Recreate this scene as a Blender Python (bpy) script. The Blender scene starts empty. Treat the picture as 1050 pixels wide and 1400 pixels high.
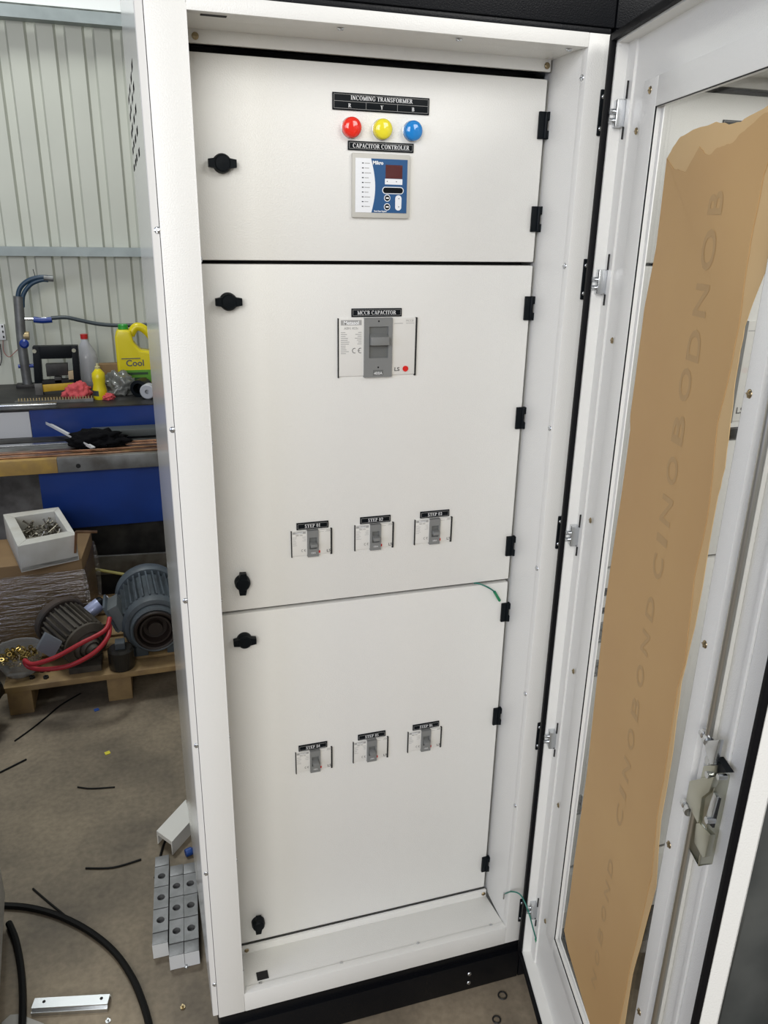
import bpy, bmesh, math, random
from mathutils import Vector, Matrix, Euler
random.seed(7)
PI = math.pi
S = bpy.context.scene
col = S.collection

# ---------------------------------------------------------------- camera
CP = Vector((-0.0482, -1.4007, 1.9303)); CR = Euler((1.2229, -0.0178, -0.297), 'XYZ'); CF = 1071.651
cam = bpy.data.cameras.new('camera'); cam.sensor_fit = 'VERTICAL'; cam.sensor_height = 36; cam.lens = CF*36/1400
cam.clip_start = 0.02
co = bpy.data.objects.new('camera', cam); col.objects.link(co); co.location = CP; co.rotation_euler = CR
S.camera = co
RM = CR.to_matrix()
def at(x, y, ax, v):                     # the world point seen at a photo pixel, on the plane axis ax = v
    d = RM @ Vector(((x-525)/CF, -(y-700)/CF, -1)); t = (v-CP[ax])/d[ax]
    return CP + d*t

# ---------------------------------------------------------------- world and light
S.view_settings.view_transform = 'Standard'; S.view_settings.look = 'None'
S.view_settings.gamma = 1; S.view_settings.use_curve_mapping = False
S.view_settings.exposure = 0.0
w = bpy.data.worlds.new('world'); S.world = w; w.use_nodes = True
w.node_tree.nodes['Background'].inputs[0].default_value = (0.93, 0.96, 1.0, 1)
w.node_tree.nodes['Background'].inputs[1].default_value = 0.2
def area(name, loc, target, sx, sy, power, color):
    l = bpy.data.lights.new(name, 'AREA'); l.shape = 'RECTANGLE'; l.size = sx; l.size_y = sy; l.energy = power; l.color = color
    o = bpy.data.objects.new(name, l); col.objects.link(o); o.location = loc
    o.rotation_euler = (Vector(target)-Vector(loc)).to_track_quat('-Z', 'Y').to_euler()
    return o
area('shed_lamp', (-1.4, -3.6, 2.95), (0.3, 0.2, 1.0), 2.3, 2.3, 122, (1, 0.985, 0.955))
area('neighbour_fill', (2.0, -2.8, 3.6), (1.1, 0, 1.0), 1.6, 1.6, 55, (1, 0.985, 0.955))  # unseen fill light, added to brighten the neighbouring cabinet
area('cool_side_fill', (-3.8, -2.6, 2.6), (0.7, -0.3, 1.2), 2.0, 2.0, 62, (0.68, 0.75, 1.0))  # unseen bluish fill from the left, added to tint the open door
area('roof_lamp', (-0.8, 2.5, 5.0), (-0.6, 2.3, 0), 1.2, 0.5, 75, (0.97, 1, 0.97))

# ---------------------------------------------------------------- materials
MATS = {}
def mat(name, color, rough=0.5, metal=0.0, bump=0.0, bscale=60, noise=None, nscale=8, coat=0.0, ntype='NOISE', detail=4, alpha=1, trans=0, spec=0.5, emit=None):
    if name in MATS: return MATS[name]
    m = bpy.data.materials.new(name); m.use_nodes = True; nt = m.node_tree; b = nt.nodes['Principled BSDF']
    b.inputs['Base Color'].default_value = (*color, 1); b.inputs['Roughness'].default_value = rough; b.inputs['Metallic'].default_value = metal
    b.inputs['Coat Weight'].default_value = coat; b.inputs['Alpha'].default_value = alpha
    b.inputs['Transmission Weight'].default_value = trans; b.inputs['Specular IOR Level'].default_value = spec
    tc = nt.nodes.new('ShaderNodeTexCoord')
    if noise:
        n = nt.nodes.new('ShaderNodeTexNoise'); n.inputs['Scale'].default_value = nscale; n.inputs['Detail'].default_value = detail
        nt.links.new(tc.outputs['Object'], n.inputs['Vector'])
        r = nt.nodes.new('ShaderNodeValToRGB'); r.color_ramp.elements[0].position = 0.35; r.color_ramp.elements[1].position = 0.68
        r.color_ramp.elements[0].color = (*noise, 1); r.color_ramp.elements[1].color = (*color, 1)
        nt.links.new(n.outputs['Fac'], r.inputs['Fac']); nt.links.new(r.outputs['Color'], b.inputs['Base Color'])
    if bump:
        n2 = nt.nodes.new('ShaderNodeTexNoise'); n2.inputs['Scale'].default_value = bscale; n2.inputs['Detail'].default_value = 2
        nt.links.new(tc.outputs['Object'], n2.inputs['Vector'])
        bp = nt.nodes.new('ShaderNodeBump'); bp.inputs['Strength'].default_value = bump; bp.inputs['Distance'].default_value = 0.002
        nt.links.new(n2.outputs['Fac'], bp.inputs['Height']); nt.links.new(bp.outputs['Normal'], b.inputs['Normal'])
    MATS[name] = m
    return m
COAT = mat('powder_coat', (0.76, 0.755, 0.72), 0.32, bump=0.28, bscale=420)
DOORC = COAT
COATS = mat('powder_coat_smooth', (0.72, 0.715, 0.69), 0.14, bump=0.04, bscale=300)
BLACKP = mat('black_powder', (0.004, 0.0045, 0.006), 0.35, bump=0.2, bscale=400, spec=.22)
BLACK = mat('black_plastic', (0.004, 0.006, 0.008), 0.42, spec=.13)
RUBBER = mat('rubber', (0.003, 0.003, 0.004), 0.6, spec=.15)
DARKV = mat('vent_dark', (.003, .003, .003), .9, spec=0)
DARK = mat('dark_inside', (0.01, 0.01, 0.01), 0.8)
WHITEP = mat('white_print', (0.85, 0.86, 0.86), 0.5)
STEEL = mat('zinc_steel', (0.62, 0.64, 0.66), 0.25, 1.0)
STEELY = mat('passivated_steel', (0.50, 0.50, 0.42), 0.28, 1.0)
BRASS = mat('brass', (0.34, 0.27, 0.16), 0.3, 1.0)
COPPER = mat('copper', (0.62, 0.36, 0.22), 0.28, 1.0, noise=(0.30, 0.17, 0.11), nscale=14)
RED = mat('red_lens', (0.78, 0.025, 0.012), 0.12, coat=0.6)
YEL = mat('yellow_lens', (0.80, 0.70, 0.03), 0.12, coat=0.6)
BLU = mat('blue_lens', (0.01, 0.21, 0.58), 0.12, coat=0.6)
REDB = mat('red_button', (0.65, 0.015, 0.012), 0.35)
BRKW = mat('breaker_white', (0.72, 0.71, 0.67), 0.4)
BRKG = mat('breaker_grey', (0.20, 0.205, 0.20), 0.5)
BRKG2 = mat('breaker_dark_grey', (0.13, 0.135, 0.13), 0.5)
PRG = mat('print_grey', (0.36, 0.36, 0.35), 0.5)
PRD = mat('print_dark', (0.10, 0.10, 0.10), 0.5)
CTRLF = mat('controller_frame', (0.52, 0.51, 0.46), 0.45)
CTRLW = mat('controller_white', (0.80, 0.82, 0.84), 0.35)
CTRLB = mat('controller_blue', (0.02, 0.09, 0.23), 0.3)
CTRLR = mat('controller_display', (0.09, 0.02, 0.02), 0.15)
PAPER = mat('kraft_paper', (0.53, 0.335, 0.14), 0.6, noise=(0.49, 0.30, 0.125), nscale=3)
PAPER2 = mat('kraft_paper_inner_ply', (0.62, 0.43, 0.21), 0.65, noise=(0.58, 0.39, 0.185), nscale=5)
PAPERI = mat('paper_ink', (0.445, 0.285, 0.125), 0.6)
GREENW = mat('green_wire', (0.0, 0.14, 0.10), 0.35)
GREENF = mat('green_ferrule', (0.0, 0.22, 0.08), 0.35)
CONC = mat('concrete_floor', (0.33, 0.27, 0.19), 0.6, bump=0.12, bscale=40, noise=(0.13, 0.108, 0.08), nscale=2.6, detail=12)
def floor_nodes(m):
    nt = m.node_tree; b = nt.nodes['Principled BSDF']; src = b.inputs['Base Color'].links[0].from_socket
    tc = nt.nodes.new('ShaderNodeTexCoord'); n = nt.nodes.new('ShaderNodeTexNoise'); n.inputs['Scale'].default_value = 55; n.inputs['Detail'].default_value = 8
    nt.links.new(tc.outputs['Object'], n.inputs['Vector'])
    r = nt.nodes.new('ShaderNodeValToRGB'); r.color_ramp.elements[0].position = .32; r.color_ramp.elements[1].position = .7
    r.color_ramp.elements[0].color = (.55, .53, .5, 1); r.color_ramp.elements[1].color = (1.15, 1.14, 1.12, 1)
    mx = nt.nodes.new('ShaderNodeMixRGB'); mx.blend_type = 'MULTIPLY'; mx.inputs[0].default_value = .45
    nt.links.new(n.outputs['Fac'], r.inputs['Fac']); nt.links.new(src, mx.inputs[1]); nt.links.new(r.outputs[0], mx.inputs[2]); nt.links.new(mx.outputs[0], b.inputs['Base Color'])
floor_nodes(CONC)
CONCW = mat('concrete_wall', (0.34, 0.33, 0.31), 0.85, bump=0.4, bscale=30, noise=(0.16, 0.15, 0.14), nscale=9, detail=8)
SHEET = mat('corrugated_sheet', (0.55, 0.57, 0.50), 0.4, noise=(0.50, 0.52, 0.455), nscale=2)
SHEETW = mat('white_insulation', (0.86, 0.88, 0.86), 0.6)
PURL = mat('galvanised_rail', (0.36, 0.41, 0.41), 0.5, 0.3, noise=(0.27, 0.31, 0.31), nscale=6)
BLUEM = mat('blue_machine_paint', (0.008, 0.045, 0.25), 0.35, noise=(0.006, 0.034, 0.19), nscale=5)
GREYST = mat('worn_grey_steel', (0.22, 0.225, 0.22), 0.5, 0.5, noise=(0.10, 0.095, 0.085), nscale=9)
YELST = mat('worn_yellow_paint', (0.47, 0.30, 0.07), 0.5, noise=(0.30, 0.19, 0.07), nscale=12)
DARKST = mat('dark_steel', (0.05, 0.048, 0.045), 0.5, 0.5, noise=(0.02, 0.02, 0.02), nscale=12)
WHST = mat('white_steel', (0.65, 0.66, 0.67), 0.4)
YJUG = mat('yellow_plastic', (0.72, 0.60, 0.01), 0.3)
GRNP = mat('green_plastic', (0.03, 0.30, 0.04), 0.35)
PETM = mat('clear_plastic', (0.55, 0.56, 0.62), 0.15, alpha=0.55)
REDP = mat('red_plastic', (0.5, 0.02, 0.02), 0.35)
RAGM = mat('red_rag', (0.55, 0.08, 0.09), 0.85, bump=0.5, bscale=40)
WOOD = mat('pallet_wood', (0.40, 0.27, 0.12), 0.7, noise=(0.26, 0.17, 0.08), nscale=14)
CARD = mat('cardboard', (0.30, 0.19, 0.09), 0.75, noise=(0.24, 0.15, 0.07), nscale=6)
FOAM = mat('white_foam', (0.68, 0.68, 0.64), 0.85, bump=0.3, bscale=90, noise=(0.56, 0.54, 0.48), nscale=7)
MOTG = mat('motor_grey_paint', (0.10, 0.125, 0.145), 0.5, noise=(0.06, 0.07, 0.08), nscale=10)
MOTB = mat('motor_brown_grime', (0.10, 0.085, 0.065), 0.65, noise=(0.05, 0.042, 0.033), nscale=16)
RUST = mat('rusty_rim', (0.09, 0.06, 0.045), 0.7, noise=(0.05, 0.045, 0.04), nscale=10)
HOSER = mat('red_hose', (0.42, 0.02, 0.03), 0.45)
PIPEG = mat('pipe_galvanised', (0.22, 0.23, 0.23), 0.45, 0.5, noise=(0.13, 0.13, 0.13), nscale=12)
HOSEB = mat('dark_blue_hose', (0.02, 0.05, 0.09), 0.4)
VALB = mat('blue_valve_paint', (0.01, 0.04, 0.25), 0.35)
ALU = mat('cast_aluminium', (0.28, 0.285, 0.295), 0.5, 0.55, bump=0.3, bscale=90, noise=(0.20, 0.205, 0.21), nscale=25)
ALUE = mat('sawn_aluminium', (0.74, 0.76, 0.78), 0.6)
CABLE = mat('black_cable', (0.006, 0.006, 0.006), 0.5, spec=.2)
CLOTH = mat('dark_grey_cloth', (0.085, 0.09, 0.088), 0.9, bump=0.5, bscale=25, noise=(0.05, 0.055, 0.055), nscale=6)
BLKCL = mat('black_cloth', (0.004, 0.004, 0.005), 0.85, spec=.1, bump=0.4, bscale=50)
SPRAY = mat('spray_can_blue_white', (0.45, 0.50, 0.72), 0.3, 0.2)
YSCR = mat('yellow_scrap', (0.75, 0.66, 0.03), 0.5)
BSCR = mat('blue_scrap', (0.01, 0.06, 0.28), 0.5)
PWHITE = mat('pale_box_paint', (0.42, 0.41, 0.38), 0.5)
def glass_mat():
    m = bpy.data.materials.new('acrylic_pane'); m.use_nodes = True; nt = m.node_tree
    nt.nodes.remove(nt.nodes['Principled BSDF']); out = nt.nodes['Material Output']
    t = nt.nodes.new('ShaderNodeBsdfTransparent'); t.inputs[0].default_value = (0.97, 0.975, 0.97, 1)
    g = nt.nodes.new('ShaderNodeBsdfGlossy'); g.inputs['Roughness'].default_value = 0.02
    lw = nt.nodes.new('ShaderNodeLayerWeight'); pw_ = nt.nodes.new('ShaderNodeMath'); pw_.operation = 'POWER'; pw_.inputs[1].default_value = 5
    f = nt.nodes.new('ShaderNodeMath'); f.operation = 'MULTIPLY_ADD'; f.inputs[1].default_value = 0.5; f.inputs[2].default_value = 0.03
    nt.links.new(lw.outputs['Facing'], pw_.inputs[0]); nt.links.new(pw_.outputs[0], f.inputs[0])
    mx = nt.nodes.new('ShaderNodeMixShader')
    nt.links.new(f.outputs[0], mx.inputs[0]); nt.links.new(t.outputs[0], mx.inputs[1]); nt.links.new(g.outputs[0], mx.inputs[2]); nt.links.new(mx.outputs[0], out.inputs[0])
    return m
PANE = glass_mat()
def film_mat():
    m = bpy.data.materials.new('stretch_film'); m.use_nodes = True; nt = m.node_tree
    nt.nodes.remove(nt.nodes['Principled BSDF']); out = nt.nodes['Material Output']
    t = nt.nodes.new('ShaderNodeBsdfTransparent'); g = nt.nodes.new('ShaderNodeBsdfGlossy'); g.inputs['Roughness'].default_value = 0.12
    mp = nt.nodes.new('ShaderNodeMapping'); mp.inputs['Scale'].default_value = (5, 5, 45); tc = nt.nodes.new('ShaderNodeTexCoord')
    n = nt.nodes.new('ShaderNodeTexNoise'); n.inputs['Scale'].default_value = 1.5; n.inputs['Detail'].default_value = 6
    bp = nt.nodes.new('ShaderNodeBump'); bp.inputs['Strength'].default_value = 0.9; bp.inputs['Distance'].default_value = 0.02
    nt.links.new(tc.outputs['Object'], mp.inputs[0]); nt.links.new(mp.outputs[0], n.inputs['Vector']); nt.links.new(n.outputs['Fac'], bp.inputs['Height']); nt.links.new(bp.outputs[0], g.inputs['Normal'])
    mx = nt.nodes.new('ShaderNodeMixShader'); mx.inputs[0].default_value = 0.33
    nt.links.new(t.outputs[0], mx.inputs[1]); nt.links.new(g.outputs[0], mx.inputs[2]); nt.links.new(mx.outputs[0], out.inputs[0])
    return m
FILM = film_mat()

# ---------------------------------------------------------------- mesh helpers
ORI = {}
class MB:
    def __init__(s): s.v = []; s.f = []
    def add(s, vs, fs):
        n = len(s.v); s.v += [tuple(v) for v in vs]; s.f += [tuple(i+n for i in f) for f in fs]; return s
    def box(s, x0, x1, y0, y1, z0, z1):
        return s.add([(x, y, z) for z in (z0, z1) for y in (y0, y1) for x in (x0, x1)],
                     [(0, 2, 3, 1), (4, 5, 7, 6), (0, 1, 5, 4), (2, 6, 7, 3), (0, 4, 6, 2), (1, 3, 7, 5)])
    def obox(s, c, ax, ay, az):          # oriented box: centre and three half vectors
        c, ax, ay, az = map(Vector, (c, ax, ay, az))
        return s.add([c+ax*i+ay*j+az*k for k in (-1, 1) for j in (-1, 1) for i in (-1, 1)],
                     [(0, 2, 3, 1), (4, 5, 7, 6), (0, 1, 5, 4), (2, 6, 7, 3), (0, 4, 6, 2), (1, 3, 7, 5)])
    def prism(s, poly, ext):             # 3D polygon swept by a vector
        n = len(poly); e = Vector(ext); P = [Vector(q) for q in poly]
        return s.add(P+[q+e for q in P], [tuple(range(n))[::-1], tuple(range(n, 2*n))]+[(i, (i+1) % n, (i+1) % n+n, i+n) for i in range(n)])
    def lathe(s, prof, o, axis, seg=24, a0=0, a1=2*PI):   # prof: (radius, distance along axis)
        o = Vector(o); a = Vector(axis).normalized(); u = a.orthogonal().normalized(); w_ = a.cross(u)
        full = abs(a1-a0-2*PI) < 1e-6; k = seg if full else seg+1; n = len(s.v)
        for r, h in prof:
            for i in range(k):
                t = a0+(a1-a0)*i/seg; s.v.append(tuple(o+a*h+(u*math.cos(t)+w_*math.sin(t))*max(r, 1e-5)))
        for j in range(len(prof)-1):
            for i in range(seg):
                i2 = (i+1) % k; s.f.append((n+j*k+i, n+j*k+i2, n+(j+1)*k+i2, n+(j+1)*k+i))
        return s
    def cyl(s, p0, p1, r, seg=16, r2=None):
        p0, p1 = Vector(p0), Vector(p1); L = (p1-p0).length; r2 = r if r2 is None else r2
        return s.lathe([(0, 0), (r, 0), (r2, L), (0, L)], p0, p1-p0, seg)
    def tube(s, pts, r, seg=8, sub=6, flat=None):
        P = [Vector(q) for q in pts]
        if sub > 1 and len(P) > 2:
            Q = []
            for i in range(len(P)-1):
                a, b, c, d = P[max(i-1, 0)], P[i], P[i+1], P[min(i+2, len(P)-1)]
                for k in range(sub):
                    t = k/sub; Q.append(0.5*((2*b)+(c-a)*t+(2*a-5*b+4*c-d)*t*t+(3*b-a-3*c+d)*t**3))
            P = Q+[P[-1]]
        n = len(s.v); up = None
        for i, q in enumerate(P):
            tg = (P[min(i+1, len(P)-1)]-P[max(i-1, 0)]).normalized()
            up = tg.orthogonal().normalized() if up is None else (up-tg*up.dot(tg)).normalized()
            w_ = tg.cross(up)
            for k in range(seg):
                t = 2*PI*k/seg; s.v.append(tuple(q+(up*math.cos(t)+w_*math.sin(t))*r))
        m = len(P)
        for i in range(m-1):
            for k in range(seg): k2 = (k+1) % seg; s.f.append((n+i*seg+k, n+i*seg+k2, n+(i+1)*seg+k2, n+(i+1)*seg+k))
        s.f.append(tuple(n+k for k in range(seg))[::-1]); s.f.append(tuple(n+(m-1)*seg+k for k in range(seg)))
        return s
    def mesh(s, name, bev=0, smooth=False, shift=(0, 0, 0), seg=2):
        me = bpy.data.meshes.new(name); sh = Vector(shift)
        me.from_pydata([Vector(v)-sh for v in s.v], [], s.f)
        bm = bmesh.new(); bm.from_mesh(me); bmesh.ops.remove_doubles(bm, verts=bm.verts, dist=1e-6)
        bmesh.ops.recalc_face_normals(bm, faces=bm.faces)
        if bev: bmesh.ops.bevel(bm, geom=[e for e in bm.edges if len(e.link_faces) == 2 and e.calc_face_angle(0) > 0.5], offset=bev, segments=seg, affect='EDGES', profile=0.6)
        bm.to_mesh(me); bm.free()
        if smooth:
            me.polygons.foreach_set('use_smooth', [True]*len(me.polygons))
            try: me.set_sharp_from_angle(angle=math.radians(38))
            except Exception: pass
        return me
    def build(s, name, m, parent=None, bev=0, smooth=False, seg=2):
        me = s.mesh(name, bev, smooth or bev > 0, ORI.get(parent, (0, 0, 0)), seg); me.materials.append(m)
        o = bpy.data.objects.new(name, me); col.objects.link(o)
        if parent: o.parent = parent; ORI[o] = ORI.get(parent, (0, 0, 0))
        return o
def thing(name, loc, label, cat, group=None):
    o = bpy.data.objects.new(name, None); col.objects.link(o); o.location = loc; o.empty_display_size = 0.05
    ORI[o] = tuple(loc); o['label'] = label; o['category'] = cat
    if group: o['group'] = group
    return o
def tag(o, label, cat, group=None):
    o['label'] = label; o['category'] = cat
    if group: o['group'] = group
    # origin to the base of the mesh
    vs = o.data.vertices; n = len(vs)
    c = Vector((sum(v.co.x for v in vs)/n, sum(v.co.y for v in vs)/n, min(v.co.z for v in vs)))
    o.data.transform(Matrix.Translation(-c)); o.location = o.location+c
    return o
def struct(o): o['kind'] = 'structure'; return o
def inst(name, me, parent, loc, rot=None):
    o = bpy.data.objects.new(name, me); col.objects.link(o); o.parent = parent
    o.location = Vector(loc)-Vector(ORI.get(parent, (0, 0, 0)))
    if rot is not None: o.rotation_euler = rot
    return o
def facing(axis): return Vector(axis).to_track_quat('Z', 'Y').to_euler()

# --- serif capitals for the engraved nameplates, drawn as strokes
def font_char(ch):
    q = []
    T, t = 0.17, 0.07
    def stem(x, y0=0, y1=1, w_=T, ser=True):
        q.append([(x-w_/2, y0), (x+w_/2, y0), (x+w_/2, y1), (x-w_/2, y1)])
        if ser:
            for y in (y0, y1-t): q.append([(x-w_/2-.09, y), (x+w_/2+.09, y), (x+w_/2+.09, y+t), (x-w_/2-.09, y+t)])
    def bar(x0, x1, y): q.append([(x0, y), (x1, y), (x1, y+t), (x0, y+t)])
    def diag(x0, y0, x1, y1, w_): q.append([(x0-w_/2, y0), (x0+w_/2, y0), (x1+w_/2, y1), (x1-w_/2, y1)])
    def arc(cx, cy, rx, ry, a0, a1, w0=t, w1=T, n=14):
        pr = None
        for i in range(n+1):
            a = math.radians(a0+(a1-a0)*i/n); ww = w0+(w1-w0)*abs(math.cos(a))**1.5
            c, s_ = math.cos(a), math.sin(a); po = (cx+c*rx, cy+s_*ry); pi_ = (cx+c*(rx-ww), cy+s_*(ry-max(t, ww*.5)))
            if pr: q.append([pr[1], pr[0], po, pi_])
            pr = (po, pi_)
    def tick(x, y0, y1): q.append([(x, y0), (x+t, y0), (x+t, y1), (x, y1)])
    A = .8
    if ch == 'I': stem(.2); A = .4
    elif ch == 'N': stem(.14, 0, 1, t); stem(.72, 0, 1, t); diag(.68, 0, .16, 1, T+.03); A = .88
    elif ch == 'C' or ch == 'G':
        arc(.45, .5, .4, .52, 45, 318); tick(.70, .66, .95)
        if ch == 'G': stem(.72, .06, .42, .14, False); bar(.56, .84, .40)
        A = .86
    elif ch == 'O': arc(.45, .5, .4, .52, 0, 360, n=24); A = .9
    elif ch == '0': arc(.3, .5, .27, .52, 0, 360, n=20, w1=.14); A = .62
    elif ch == 'M': stem(.14, 0, 1, t); stem(.90, 0, 1, T); diag(.5, 0, .16, 1, T); diag(.5, 0, .88, 1, t); A = 1.08
    elif ch == 'T': stem(.4); bar(.03, .77, .93); tick(.03, .72, .96); tick(.70, .72, .96); A = .8
    elif ch == 'A': diag(.68, 0, .4, 1, T); diag(.1, 0, .4, 1, t); bar(.22, .58, .3); bar(0, .24, 0); bar(.54, .84, 0); A = .84
    elif ch in 'PRB':
        stem(.2); arc(.38, .73, .3, .27, -90, 90); bar(.2, .4, .93); bar(.2, .4, .46)
        if ch == 'R': diag(.74, 0, .42, .5, T); bar(.62, .86, 0); A = .84
        elif ch == 'B': arc(.38, .25, .36, .26, -90, 90); bar(.2, .4, 0); A = .8
        else: A = .72
    elif ch == 'S':
        arc(.33, .74, .26, .27, 40, 270); arc(.33, .25, .28, .27, -140, 90); tick(.5, .72, .96); tick(.06, .04, .28); A = .68
    elif ch in 'FEL':
        stem(.2)
        if ch in 'FE': bar(.2, .66, .93); tick(.6, .74, .96); bar(.2, .52, .48); tick(.46, .38, .62)
        if ch in 'EL': bar(.2, .7, 0); tick(.64, 0, .26)
        A = .76
    elif ch == 'Y': stem(.4, 0, .48); diag(.4, .45, .14, 1, T); diag(.4, .45, .68, 1, t); bar(0, .3, .93); bar(.56, .82, .93); A = .82
    elif ch == '1': stem(.3, 0, 1, .14); diag(.12, .78, .28, .95, .1); A = .58
    elif ch == '2': arc(.3, .72, .26, .29, -20, 170); diag(.1, 0, .52, .62, .12); bar(.06, .56, 0); A = .62
    elif ch == '3': arc(.28, .75, .24, .26, -90, 160); arc(.28, .27, .27, .28, -160, 90); A = .62
    elif ch == '4': stem(.42, 0, 1, .13, False); bar(.02, .58, .26); diag(.05, .28, .40, 1, t); A = .62
    elif ch == '5': arc(.28, .31, .27, .32, -150, 110); tick(.12, .5, 1); bar(.12, .52, .93); A = .62
    elif ch == '6': arc(.3, .3, .26, .31, 0, 360, n=20, w1=.13); arc(.5, .3, .46, .72, 105, 180, w1=.13); A = .62
    elif ch == ' ': A = .35
    return q, A
def serif(txt, cx, cz, h, width, y, thick=0.0004):
    cs = [font_char(c) for c in txt]; gap = .06; tot = sum(a for _, a in cs)+gap*(len(cs)-1)
    sx = width/tot; x = cx-width/2; mb = MB()
    for q, a in cs:
        for poly in q: mb.prism([(x+px*sx, y, cz-h/2+pz*h) for px, pz in poly], (0, -thick, 0))
        x += (a+gap)*sx
    return mb
def text_mb(txt, size, fn, ext=0.0003, bold=0.0, align='LEFT', xs=1.0):      # sans lettering; fn maps (x, y, depth) to a point
    cu = bpy.data.curves.new('t', 'FONT'); cu.body = txt; cu.size = size; cu.align_x = align; cu.offset = bold; cu.resolution_u = 3
    o = bpy.data.objects.new('t', cu); me = bpy.data.meshes.new_from_object(o)
    mb = MB(); mb.add([fn(v.co.x*xs, v.co.y, 0) for v in me.vertices], [tuple(p.vertices) for p in me.polygons])
    bpy.data.objects.remove(o); bpy.data.curves.remove(cu); bpy.data.meshes.remove(me)
    return mb

# ================================================================ setting
flo = struct(MB().box(-6, 6, -6, 4.2, -0.1, 0).build('floor', CONC))
YW = 3.75
mb = MB(); pts = []
pit = 0.146; x = -4.0
while x < 4.0:
    pts += [(x, YW), (x+.012, YW+.022), (x+.052, YW+.022), (x+.064, YW)]; x += pit
vs = []; fs = []
ZP = at(100, 27, 1, YW).z; ZR = at(100, 343, 1, YW).z
for (px, py) in pts: vs += [(px, py, 0.9), (px, py, ZP+.05)]
for i in range(len(pts)-1): fs.append((2*i, 2*i+2, 2*i+3, 2*i+1))
wall = struct(mb.add(vs, fs).build('wall_back', SHEET))
struct(MB().box(-4, 4, YW-.06, YW+.12, 0, 0.95).build('wall_back_base', CONCW))
struct(MB().box(-4, 4, YW-.03, YW+.05, ZP+.05, 4.4).build('wall_back_upper', SHEETW))
m = MB().box(-4, 4, YW-.06, YW-.002, ZR-.028, ZR+.022); struct(m.build('trim_1', PURL))
ZA, ZC = at(100, 13, 1, YW-.09).z, at(100, 29, 1, YW-.09).z
m = MB().box(-4, 4, YW-.09, YW-.03, ZC, ZA).box(-4, 4, YW-.09, YW-.002, ZC-.004, ZC); struct(m.build('trim_2', PURL))

# ================================================================ switchgear cabinets
D = 0.1385; ZB, ZT = 0.1409, 2.2577; OB, OT = 0.1974, 2.2348; XL, XR = 0.0622, 0.7507
screw_me = MB().lathe([(0, .0022), (.0035, .0022), (.0058, .0006), (.006, 0)], (0, 0, 0), (0, 0, 1), 14).box(-.0045, .0045, -.0008, .0008, .0018, .0026).box(-.0008, .0008, -.0045, .0045, .0018, .0026).mesh('screw', smooth=True); screw_me.materials.append(STEEL)
screwb_me = screw_me.copy(); screwb_me.materials.clear(); screwb_me.materials.append(BRASS)
nx, nz = 0, 0
def hinge_mesh():
    m_ = MB().box(-.0135, .003, -.006, 0, -.0245, .0245)
    m_.box(.003, .0105, -.0085, .002, .009, .0245).box(.003, .0105, -.0085, .002, -.0245, -.009)
    m_.cyl((.001, -.006, -.023), (.001, -.006, .023), .0036, 10)
    me = m_.mesh('hinge', bev=.0012, smooth=True); me.materials.append(BLACK); return me
hinge_me = hinge_mesh()
def knob_mesh():
    m_ = MB().lathe([(0, 0), (.0165, 0), (.0165, .012), (.0145, .015), (.0145, .0185), (.012, .021), (0, .0215)], (0, 0, 0), (0, -1, 0), 28)
    m_.prism([(-.0245, -.006, -.0065), (-.0245, -.006, .0065), (-.012, -.006, .0085), (.012, -.006, .0085), (.0245, -.006, .0065), (.0245, -.006, -.0065), (.012, -.006, -.0085), (-.012, -.006, -.0085)], (0, -.013, 0))
    me = m_.mesh('quarter_turn_knob', smooth=True); me.materials.append(BLACK); return me
knob_me = knob_mesh()

def nameplate(par, x0, x1, z0, z1, lines, dx=0, rows=None):
    y = D
    p = MB().box(x0, x1, y-.003, y, z0, z1).build('nameplate', BLACK, par, bev=.0008)
    b = .0025; e = .0005
    bl = MB()
    for (a0, a1, c0, c1) in ((x0+b, x1-b, z1-b-e, z1-b), (x0+b, x1-b, z0+b, z0+b+e), (x0+b, x0+b+e, z0+b, z1-b), (x1-b-e, x1-b, z0+b, z1-b)): bl.box(a0, a1, y-.0033, y-.0029, c0, c1)
    if rows:
        zm = (z0+z1)/2; bl.box(x0+b, x1-b, y-.0033, y-.0029, zm, zm+e)
        for k in (1, 2): xx = x0+b+(x1-x0-2*b)*k/3; bl.box(xx, xx+e, y-.0033, y-.0029, z0+b, zm)
    bl.build('border_line', PRG, p)
    lt = MB()
    for (t, cx, cz, h, w_) in lines: s_ = serif(t, cx, cz, h, w_, y-.0029, .0006); lt.add(s_.v, s_.f)
    lt.build('lettering', WHITEP, p)
    return p

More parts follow.
